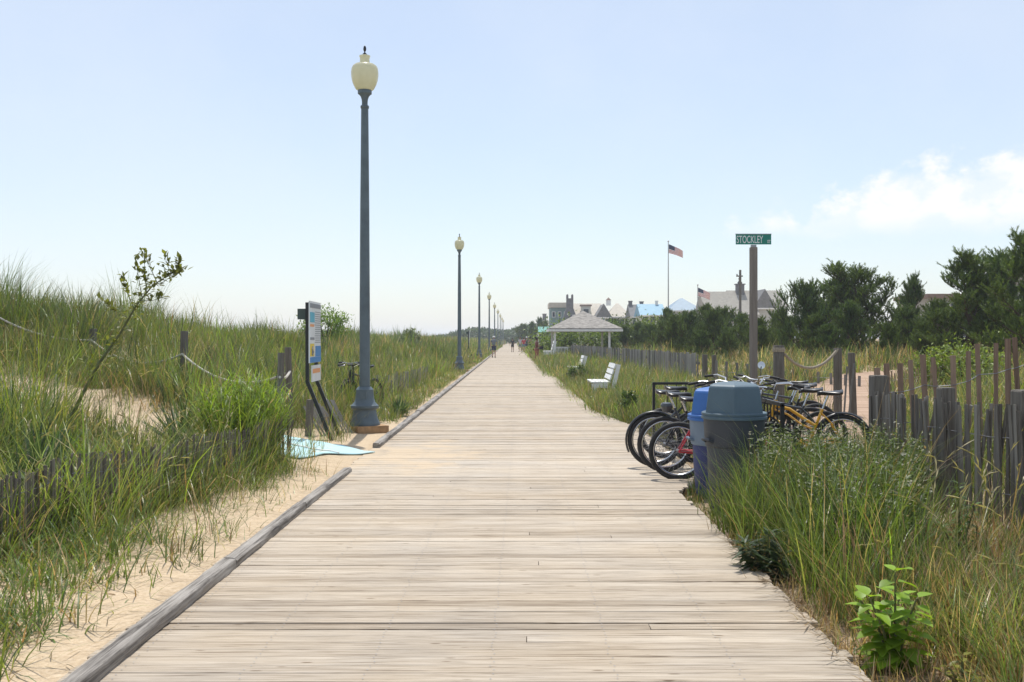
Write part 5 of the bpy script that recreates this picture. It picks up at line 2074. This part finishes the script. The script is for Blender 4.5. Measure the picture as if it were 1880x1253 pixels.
def pine(k, px, ytop, Y, label, rz=0.0, wid=1.0, group=None):
    o = protos[k] if k not in usedp else copy_tree(protos[k])
    usedp.add(k)
    t = at(px, ytop, Y)
    z = gz(t.x, Y) - .05
    s = (t.z - z) / [5.75, 5.6, 4.75, 3.95][k]
    o.location = (t.x, Y, z)
    o.rotation_euler = (0, 0, rz)
    o.scale = (s * wid * 1.1, s * wid * 1.1, s)
    tag(o, label, 'pine tree', group or 'pines between the dune grass and the houses')
    return o


pine(0, 1592, 474, 46, 'broad dark pine with a rounded top, biggest of the middle group', .4, 1.3)
pine(2, 1530, 497, 49, 'wide dark pine sloping down beside the broad rounded pine', 1.9, 1.3)
pine(3, 1480, 512, 46, 'ragged edged pine closest to the street sign', 2.6, .8)
pine(1, 1676, 484, 45, 'slim pine with a forked top between the broad pine and the roof gap', .9, .72)
pine(1, 1778, 436, 36, 'tall ragged pine with upward reaching shoots over the tan house', 4.0, 1.25)
pine(0, 1838, 446, 37, 'dense tall pine in front of the grey house top', 5.1, 1.1)
pine(1, 1893, 396, 33, 'tallest pine, cut by the edge of the picture', 3.2, 1.15)
pine(3, 1716, 548, 41, 'low bushy pine below the roof gap', .2, 1.05)
pine(3, 1655, 560, 42, 'low bushy pine under the slim forked pine', 1.2, 1.1)
pine(2, 1775, 535, 38, 'low wide pine at the foot of the tall ragged pine', 2.9, .9)
pine(2, 1560, 548, 43, 'low pine spreading before the broad rounded pine', .7, .9)
low = 'low dark pine in the thicket in front of the beach houses'
lowg = 'low pines in the thicket before the beach houses'
for i, (px, yt, Y, w) in enumerate([(1448, 560, 52, 1), (1425, 552, 58, 1), (1392, 566, 55, 1.1), (1365, 556, 60, 1), (1330, 548, 62, .9), (1305, 552, 58, .9), (1293, 538, 66, .8), (1268, 556, 62, 1), (1245, 562, 58, 1.1),
                                    (1228, 546, 72, .6), (1215, 572, 70, 1.1), (1196, 580, 76, 1), (1172, 574, 82, .8), (1150, 584, 86, .9), (1127, 572, 96, .6), (1112, 580, 99, .8), (1400, 585, 48, 1.2), (1340, 586, 50, 1.2), (1290, 588, 52, 1.1),
                                    (1490, 575, 45, 1.1), (1630, 590, 38, 1), (1520, 590, 42, 1.1), (1700, 590, 37, 1.1)]):
    pine(3 if i % 3 else 2, px, yt + (14 if px < 1460 else 0), Y, low, i * 1.37, w, lowg)
for i, (px, yt, Y, w) in enumerate([(990, 582, 190, .5), (975, 590, 200, .7), (1000, 588, 175, .7), (962, 594, 215, .9)]):
    pine(3, px, yt, Y, 'small hazy pine at the far end of the house row', i * 1.1, w, 'hazy pines at the far end')


# far wood that closes the view at the end of the boardwalk
def far_wood():
    n = 16000
    u = rng.random(n)
    x = -26 + u * 44
    y = 285 + rng.random(n) * 50 + np.abs(x) * .2
    top = 2.6 + 2.6 * fbm(x * .13 + 2, y * .02) + 1.8 * sm((x + 6) / 14) - 1.5 * sm((-x - 12) / 10)
    z = rng.random(n) ** .7 * top
    P = np.stack([x, y, ground(x, y) + z], -1)
    D = unit(rng.normal(0, 1, (n, 3)) + np.array([0, 0, .7]))
    C = np.array([[.06, .095, .045]]) * rng.uniform(.6, 1.4, (n, 1))
    V, T, C = leaf_quads(P, D, rng.uniform(.6, 1.2, n), rng.uniform(.35, .7, n), C)
    tag(np_mesh('distant_woods', V, T, 'leaf', C), 'hazy line of trees closing the view at the end of the boardwalk', 'woods', None, 'stuff')


far_wood()


# teal awning by the small house
mb = MB()
t = at(1000, 602, 150)
a_ = thing('awning', 'teal awning at the foot of the far houses beside the pavilion eave', 'awning', (t.x, 150, gz(t.x, 150)))
mb.add([(-1.0, -1, 2.6), (1.0, -1, 2.6), (1.0, .8, 3.4), (-1.0, .8, 3.4), (-1.0, -1, 2.5), (1.0, -1, 2.5), (1.0, .8, 3.3), (-1.0, .8, 3.3)], [(0, 1, 2, 3), (7, 6, 5, 4), (0, 4, 5, 1), (1, 5, 6, 2), (2, 6, 7, 3), (3, 7, 4, 0)])
mb.build('canopy', 'teal', a_)
for x in (-.95, .95):
    mb = MB()
    mb.tube([(x, -.95, 0), (x, -.95, 2.55)], .05, 6)
    mb.build('post', 'white', a_)


# ------------------------------------------------------------------ people
def skin_body(name, nodes, edges, m, parent, sub=1):
    me = bpy.data.meshes.new(name)
    keys = list(nodes)
    me.from_pydata([nodes[k][0] for k in keys], [(keys.index(a), keys.index(b)) for a, b in edges], [])
    o = bpy.data.objects.new(name, me)
    COL.objects.link(o)
    o.parent = parent
    o.modifiers.new('skin', 'SKIN')
    sv = me.skin_vertices
    if not sv:
        bm_ = __import__('bmesh').new()
        bm_.from_mesh(me)
        bm_.verts.layers.skin.verify()
        bm_.to_mesh(me)
        bm_.free()
        sv = me.skin_vertices
    for i, k in enumerate(keys):
        r = nodes[k][1]
        sv[0].data[i].radius = r if isinstance(r, tuple) else (r, r)
        sv[0].data[i].use_root = (i == 0)
    o.modifiers.new('sub', 'SUBSURF').levels = sub
    o.modifiers['sub'].render_levels = sub
    me.materials.append(M[m])
    return o


def person(label, loc, rz, h=1.72, top='greycloth', bottom='navy', skin='skin', hair='hair', long_hair=False, stride=.25, arms=((.05, .1), (.05, -.1)), hat=None, dress=False, hair_bun=False):
    """walks towards local -y is the back: faces +y"""
    r = thing('person', label, 'person', loc, rz)
    k = h / 1.75
    s = stride
    V3 = lambda x, y, z: (x * k, y * k, z * k)
    nodes = {'pelvis': (V3(0, 0, .95), (.125 * k, .10 * k)), 'waist': (V3(0, .01, 1.10), (.115 * k, .09 * k)), 'chest': (V3(0, .0, 1.32), (.15 * k, .105 * k)), 'neck': (V3(0, .01, 1.50), .052 * k),
             'jaw': (V3(0, .03, 1.575), (.058 * k, .07 * k)), 'head': (V3(0, .02, 1.655), (.075 * k, .088 * k)), 'crown': (V3(0, .012, 1.725), (.055 * k, .066 * k)),
             'nose': (V3(0, .118, 1.63), .012 * k)}
    edges = [('pelvis', 'waist'), ('waist', 'chest'), ('chest', 'neck'), ('neck', 'jaw'), ('jaw', 'head'), ('head', 'crown'), ('head', 'nose')]
    for sd, n in ((-1, 'l'), (1, 'r')):
        st = s * sd
        nodes['hip' + n] = (V3(sd * .09, 0, .88), .095 * k)
        nodes['knee' + n] = (V3(sd * .10, st * .55 + .04, .50), .058 * k)
        nodes['ankle' + n] = (V3(sd * .10, st - .05, .09 + (.04 if st < 0 else 0)), .036 * k)
        nodes['toe' + n] = (V3(sd * .115, st + .13, .035), .034 * k)
        sw, out = arms[0 if sd < 0 else 1]
        nodes['sh' + n] = (V3(sd * .185, 0, 1.42), .055 * k)
        nodes['el' + n] = (V3(sd * (.235 + out * .3), -st * .25 + sw * .3, 1.13), .04 * k)
        wr = (sd * (.25 + out), -st * .45 + sw + .06, .90 + sw * .9)
        nodes['wr' + n] = (V3(*wr), .027 * k)
        hd = (wr[0] + .0, wr[1] + .03, wr[2] - .075)
        nodes['palm' + n] = (V3(*hd), (.036 * k, .018 * k))
        edges += [('pelvis', 'hip' + n), ('hip' + n, 'knee' + n), ('knee' + n, 'ankle' + n), ('ankle' + n, 'toe' + n), ('chest', 'sh' + n), ('sh' + n, 'el' + n), ('el' + n, 'wr' + n), ('wr' + n, 'palm' + n)]
        for f in range(4):
            off = (f - 1.5) * .021
            nodes[f'f{f}{n}'] = (V3(hd[0] + off * .35, hd[1] + off + .01, hd[2] - .085 + abs(f - 1.3) * .008), .0085 * k)
            edges.append(('palm' + n, f'f{f}{n}'))
        nodes['th' + n] = (V3(hd[0] - sd * .01, hd[1] + .055, hd[2] - .03), .010 * k)
        edges.append(('palm' + n, 'th' + n))
    skin_body('body', nodes, edges, skin, r, 2)
    g = 1.22
    def grow(names, es, mname, nm, f=g, over=None):
        nd = {}
        for q in names:
            p, rad = nodes[q]
            rad = rad if isinstance(rad, tuple) else (rad, rad)
            nd[q] = (p, (rad[0] * f + .008, rad[1] * f + .008))
        if over:
            nd.update(over)
        return skin_body(nm, nd, es, mname, r, 2)
    mid = lambda a, b, t: tuple(nodes[a][0][i] * (1 - t) + nodes[b][0][i] * t for i in range(3))
    ov = {}
    es = [('waist', 'chest'), ('waist', 'pelvis')]
    nm = ['waist', 'chest', 'pelvis']
    if top:
        for n in 'lr':
            ov['sl' + n] = (mid('sh' + n, 'el' + n, .6), (.056 * k, .056 * k))
            nm.append('sh' + n)
            es += [('chest', 'sh' + n), ('sh' + n, 'sl' + n)]
        grow(nm, es, top, 'shirt', 1.12, ov)
    ov = {}
    es = [('pelvis', 'hipl'), ('pelvis', 'hipr')]
    nm = ['pelvis', 'hipl', 'hipr']
    for n in 'lr':
        if dress:
            nm += ['knee' + n]
            ov['cuff' + n] = (mid('knee' + n, 'ankle' + n, .75), (.06 * k, .06 * k))
            es += [('hip' + n, 'knee' + n), ('knee' + n, 'cuff' + n)]
        else:
            ov['cuff' + n] = (mid('hip' + n, 'knee' + n, .82), (.088 * k, .088 * k))
            es.append(('hip' + n, 'cuff' + n))
    grow(nm, es, bottom, 'trousers' if dress else 'shorts', 1.14, ov)
    # hair cap
    mb = MB()
    vs, fs = [], []
    n_, m_ = 14, 8
    for i in range(m_ + 1):
        for j in range(n_):
            a = 2 * math.pi * j / n_
            ph = math.pi * .60 * i / m_
            front = math.sin(a) > .35
            ph2 = ph * (.72 if front else (1.25 if long_hair else 1.08))
            vs.append(V3(.092 * math.sin(ph2) * math.cos(a), .015 + .112 * math.sin(ph2) * math.sin(a), 1.672 + .112 * math.cos(ph2)))
    for i in range(m_):
        for j in range(n_):
            fs.append((i * n_ + j, (i + 1) * n_ + j, (i + 1) * n_ + (j + 1) % n_, i * n_ + (j + 1) % n_))
    mb.add(vs, fs)
    mb.build('hair', hair, r, True, angle=80)
    if hair_bun:
        mb = MB()
        mb.lathe([(.0, -.05), (.045, -.03), (.055, 0), (.04, .035), (0, .05)], 10, V3(0, -.10, 1.76))
        mb.build('hair_bun', hair, r, True, angle=80)
    mb = MB()
    for sx in (-1, 1):
        mb.lathe([(0.001, -.010), (.010, 0), (.001, .010)], 6, V3(sx * .034, .094, 1.66))
    mb.build('eye', 'dark', r)
    for n in 'lr':
        p, q = Vector(nodes['ankle' + n][0]), Vector(nodes['toe' + n][0])
        mb = MB()
        mb.tube([p + Vector((0, -.05 * k, -.05 * k)), p + Vector((0, .02, -.04 * k)), q + Vector((0, 0, .005)), q + Vector((0, .05, -.005))], [.042 * k, .048 * k, .044 * k, .022 * k], 8)
        mb.build('shoe', 'dark', r, True)
    if hat:
        mb = MB()
        mb.lathe([(.118, 1.70), (.118, 1.725), (.105, 1.78), (.06, 1.825), (.0, 1.835)], 16, (0, .012 * k, 0), cap=False)
        mb.box((0, .13, 1.705), (.15, .12, .012))
        mb.build('cap', hat, r, True, angle=50)
    return r


def back_pack(label, loc, rz):
    r = thing('backpack', label, 'backpack', loc, rz)
    mb = MB()
    mb.lathe([(.10, -.22), (.15, -.18), (.165, -.05), (.155, .1), (.12, .2), (.05, .24)], 12)
    b = mb.build('bag', 'greycloth', r, True, angle=60)
    b.scale = (1, .6, 1)
    for s in (-1, 1):
        mb = MB()
        mb.tube([(s * .09, .06, .17), (s * .10, .2, .22), (s * .10, .30, .1), (s * .11, .24, -.06), (s * .11, .08, -.15)], .014, 6)
        mb.build('strap', 'dark', r, True)
    return r


person('walker in a pale cap, grey shirt and dark shorts with a backpack', (-2.36, 84, 0), R(0), 1.80, 'greycloth', 'navy', 'skin', 'brownhair', False, .16, ((.05, .03), (.05, .03)), 'cap')
back_pack('grey backpack worn by the walker in the pale cap', (-2.36, 84 - .185, 1.30), 0)
person('walker with dark top and black shorts alone in the middle of the boardwalk', (-1.10, 118, 0), R(0), 1.62, 'dark', 'dark', 'skin2', 'hair', False, .2)
person('walker in a pale tee and grey shorts at the edge of the far group', (-.20, 120, 0), R(170), 1.72, 'teecloth', 'greycloth', 'skin', 'brownhair', False, .2)
person('walker in a red top and blue shorts in the far group', (.22, 118, 0), R(0), 1.68, 'redcloth', 'denim', 'skin', 'hair', False, .22)
person('tall walker in navy clothes behind the red topped walker', (.62, 127, 0), R(10), 1.75, 'navy', 'navy', 'skin', 'brownhair', False, .18, hat='cap')
person('walker in pink at the far grassy edge of the boardwalk', (1.05, 131, 0), R(185), 1.65, 'pink', 'dark', 'skin', 'hair', True, .2)
person('distant walker in white coming along behind the far group', (.35, 146, 0), R(180), 1.70, 'cap', 'denim', 'skin', 'brownhair', False, .2)
person('distant walker in dark blue beside the one in white', (.95, 148, 0), R(180), 1.74, 'navy', 'greycloth', 'skin2', 'hair', False, .22)
person('woman with dark hair bun and long rust trousers standing near the pavilion', (1.02, 68.5, 0), R(-70), 1.68, 'wine', 'rust', 'skin2', 'hair', True, .08, ((.22, .02), (.25, .02)), None, True, True)
mb = MB()
mb.box((0, 0, 0), (.30, .10, .22), Matrix.Rotation(.2, 3, 'Y'), taper=.85)
hb = mb.build('handbag', 'dark', None, False, (1.34, 68.35, .98))
tag(hb, 'black bag held by the woman near the pavilion', 'bag')
mb = MB()
mb.tube([(-.1, 0, .1), (-.09, 0, .22), (0, 0, .28), (.09, 0, .22), (.1, 0, .1)], .012, 6)
mb.build('strap', 'dark', hb, True)


# ------------------------------------------------------------------ litter of twigs and dead stalks
def litter():
    parts = []
    n = 900
    y = rng.uniform(3.4, 8.2, n)
    x = 1.62 + np.abs(rng.normal(0, .28, n))
    P = np.stack([x, y, np.maximum(ground(x, y), np.where(x < 1.7, .004, -1)) + .012], -1)
    c = np.tile(np.array([.24, .165, .09]), (n, 1)) * rng.uniform(.4, 1.4, (n, 1))
    parts.append(blades(P, rng.uniform(.05, .2, n), np.full(n, .006), rng.uniform(0, 6.28, n), np.full(n, 1.45), rng.uniform(-.2, .15, n), c, 3))
    n = 260
    y = rng.uniform(3.4, 12.2, n)
    x = rng.uniform(-3.4, -2.3, n)
    P = np.stack([x, y, ground(x, y) + .012], -1)
    c = np.tile(np.array([.32, .25, .15]), (n, 1)) * rng.uniform(.4, 1.3, (n, 1))
    parts.append(blades(P, rng.uniform(.05, .25, n), np.full(n, .006), rng.uniform(0, 6.28, n), np.full(n, 1.42), rng.uniform(-.2, .2, n), c, 3))
    V, T, C = join(parts)
    tag(np_mesh('plant_litter', V, T, 'grass', C), 'dead stalks and straw scattered on sand and plank ends', 'litter', None, 'stuff')


litter()


# ------------------------------------------------------------------ air
def haze():
    m = bpy.data.materials.new('haze_air')
    m.use_nodes = True
    nt = m.node_tree
    nt.nodes.clear()
    out = nt.nodes.new('ShaderNodeOutputMaterial')
    v = nt.nodes.new('ShaderNodeVolumePrincipled')
    v.inputs['Color'].default_value = (.80, .88, 1, 1)
    v.inputs['Density'].default_value = HAZE
    v.inputs['Anisotropy'].default_value = .3
    nt.links.new(v.outputs[0], out.inputs['Volume'])
    mb = MB()
    mb.box((0, 2000, 7.5), (6000, 5000, 21))
    M['haze'] = m
    o = mb.build('haze', 'haze')
    tag(o, kind='stuff', label='thin summer haze in the air', cat='haze')


HAZE = .00055
if HAZE:
    haze()


# ------------------------------------------------------------------ light, sky, camera
SUN_EL, SUN_AZ = 67.0, -4.0          # azimuth from +y towards +x
sun = bpy.data.lights.new('sun', 'SUN')
sun.energy = 4.2
sun.angle = R(.53)
sun.color = (1, .955, .88)
so = bpy.data.objects.new('sun', sun)
COL.objects.link(so)
d = Vector((math.sin(R(SUN_AZ)) * math.cos(R(SUN_EL)), math.cos(R(SUN_AZ)) * math.cos(R(SUN_EL)), math.sin(R(SUN_EL))))
so.rotation_euler = d.to_track_quat('Z', 'Y').to_euler()
so.location = (0, 0, 40)

w = bpy.data.worlds.new('World')
S.world = w
w.use_nodes = True
nt = w.node_tree
bg = nt.nodes['Background']
sky = nt.nodes.new('ShaderNodeTexSky')
sky.sky_type = 'NISHITA'
sky.sun_disc = False
sky.sun_elevation = R(SUN_EL)
sky.sun_rotation = R(SUN_AZ)
sky.air_density = 1.0
sky.dust_density = .8
sky.ozone_density = 1.0
bg.inputs['Strength'].default_value = .15
# cumulus bank low over the houses, laid out by compass direction and height above the horizon
tc = nt.nodes.new('ShaderNodeTexCoord')
sep = nt.nodes.new('ShaderNodeSeparateXYZ')
nt.links.new(tc.outputs['Generated'], sep.inputs[0])


def MN(op, a, b=None, c=None, clamp=False):
    n = nt.nodes.new('ShaderNodeMath')
    n.operation = op
    n.use_clamp = clamp
    for i, x in enumerate((a, b, c)):
        if x is None:
            continue
        if isinstance(x, (int, float)):
            n.inputs[i].default_value = x
        else:
            nt.links.new(x, n.inputs[i])
    return n.outputs[0]


def sstep(v, a, b):
    n = nt.nodes.new('ShaderNodeMapRange')
    n.interpolation_type = 'SMOOTHSTEP'
    nt.links.new(v, n.inputs[0])
    n.inputs[1].default_value = a
    n.inputs[2].default_value = b
    return n.outputs[0]


azi = MN('ARCTAN2', sep.outputs[0], sep.outputs[1])
ele = MN('ARCSINE', sep.outputs[2])
cmb = nt.nodes.new('ShaderNodeCombineXYZ')
nt.links.new(azi, cmb.inputs[0])
nt.links.new(MN('MULTIPLY', ele, 1.25), cmb.inputs[1])


def wnoise(scale, detail, rough=.6):
    n = nt.nodes.new('ShaderNodeTexNoise')
    n.inputs['Scale'].default_value = scale
    n.inputs['Detail'].default_value = detail
    n.inputs['Roughness'].default_value = rough
    nt.links.new(cmb.outputs[0], n.inputs['Vector'])
    return n.outputs['Fac']


nb = wnoise(24, 8, .58)
na = wnoise(7, 3, .5)
cr = nt.nodes.new('ShaderNodeValToRGB')          # height of the cloud tops along the horizon
cr.color_ramp.interpolation = 'EASE'
stops = [(.0, 0), (.19, .0), (.21, .034), (.255, .040), (.275, .02), (.285, .04), (.335, .060), (.37, .074), (.41, .070), (.44, .076), (.5, .09), (.62, .05), (.75, .03), (1, .0)]
e = cr.color_ramp.elements
e[0].position, e[0].color = 0, (0, 0, 0, 1)
e[1].position, e[1].color = 1, (0, 0, 0, 1)
for p, v in stops[1:-1]:
    x = e.new(p)
    x.color = (v, v, v, 1)
nt.links.new(azi, cr.inputs[0])
base = .096
topv = MN('ADD', cr.outputs[0], MN('MULTIPLY', MN('SUBTRACT', nb, .5), .085))
above = MN('SUBTRACT', ele, base)
dens = sstep(MN('SUBTRACT', topv, above), .0, .02)
lowf = sstep(MN('ADD', above, MN('MULTIPLY', MN('SUBTRACT', na, .5), .04)), -.006, .022)
gate = sstep(cr.outputs[0], .004, .02)
cm = MN('MULTIPLY', MN('MULTIPLY', dens, lowf), gate)
body = MN('MULTIPLY', sstep(nb, .40, .60), .9)
cm = MN('MULTIPLY', cm, MN('ADD', MN('MULTIPLY', body, .62), .50), None, True)
# thin high veil
veil = MN('ADD', .36, MN('MULTIPLY', sstep(wnoise(2.2, 5, .55), .35, .75), .20))
mx0 = nt.nodes.new('ShaderNodeMix')
mx0.data_type = 'RGBA'
nt.links.new(veil, mx0.inputs[0])
nt.links.new(sky.outputs[0], mx0.inputs[6])
mx0.inputs[7].default_value = (6.05, 6.42, 6.95, 1)
mx = nt.nodes.new('ShaderNodeMix')
mx.data_type = 'RGBA'
nt.links.new(cm, mx.inputs[0])
nt.links.new(mx0.outputs[2], mx.inputs[6])
mx.inputs[7].default_value = (6.9, 6.95, 7.1, 1)
nt.links.new(mx.outputs[2], bg.inputs['Color'])

cam = bpy.data.cameras.new('camera')
cam.sensor_width = 36
cam.lens = 36 * F / 1880
cam.shift_x = -(HX - 940) / 1880
cam.shift_y = -(626.5 - HY) / 1880
cam.clip_start = .05
cam.clip_end = 9000
co = bpy.data.objects.new('camera', cam)
COL.objects.link(co)
co.location = (0, 0, CAMZ)
co.rotation_euler = (R(90), 0, 0)
S.camera = co

S.render.engine = 'CYCLES'
S.view_settings.view_transform = 'Standard'
S.view_settings.look = 'None'
S.view_settings.exposure = 0.0
S.view_settings.gamma = 1.0
c = S.cycles
c.max_bounces = 8
c.diffuse_bounces = 3
c.glossy_bounces = 3
c.transmission_bounces = 4
c.transparent_max_bounces = 8
c.volume_bounces = 1
c.use_denoising = True
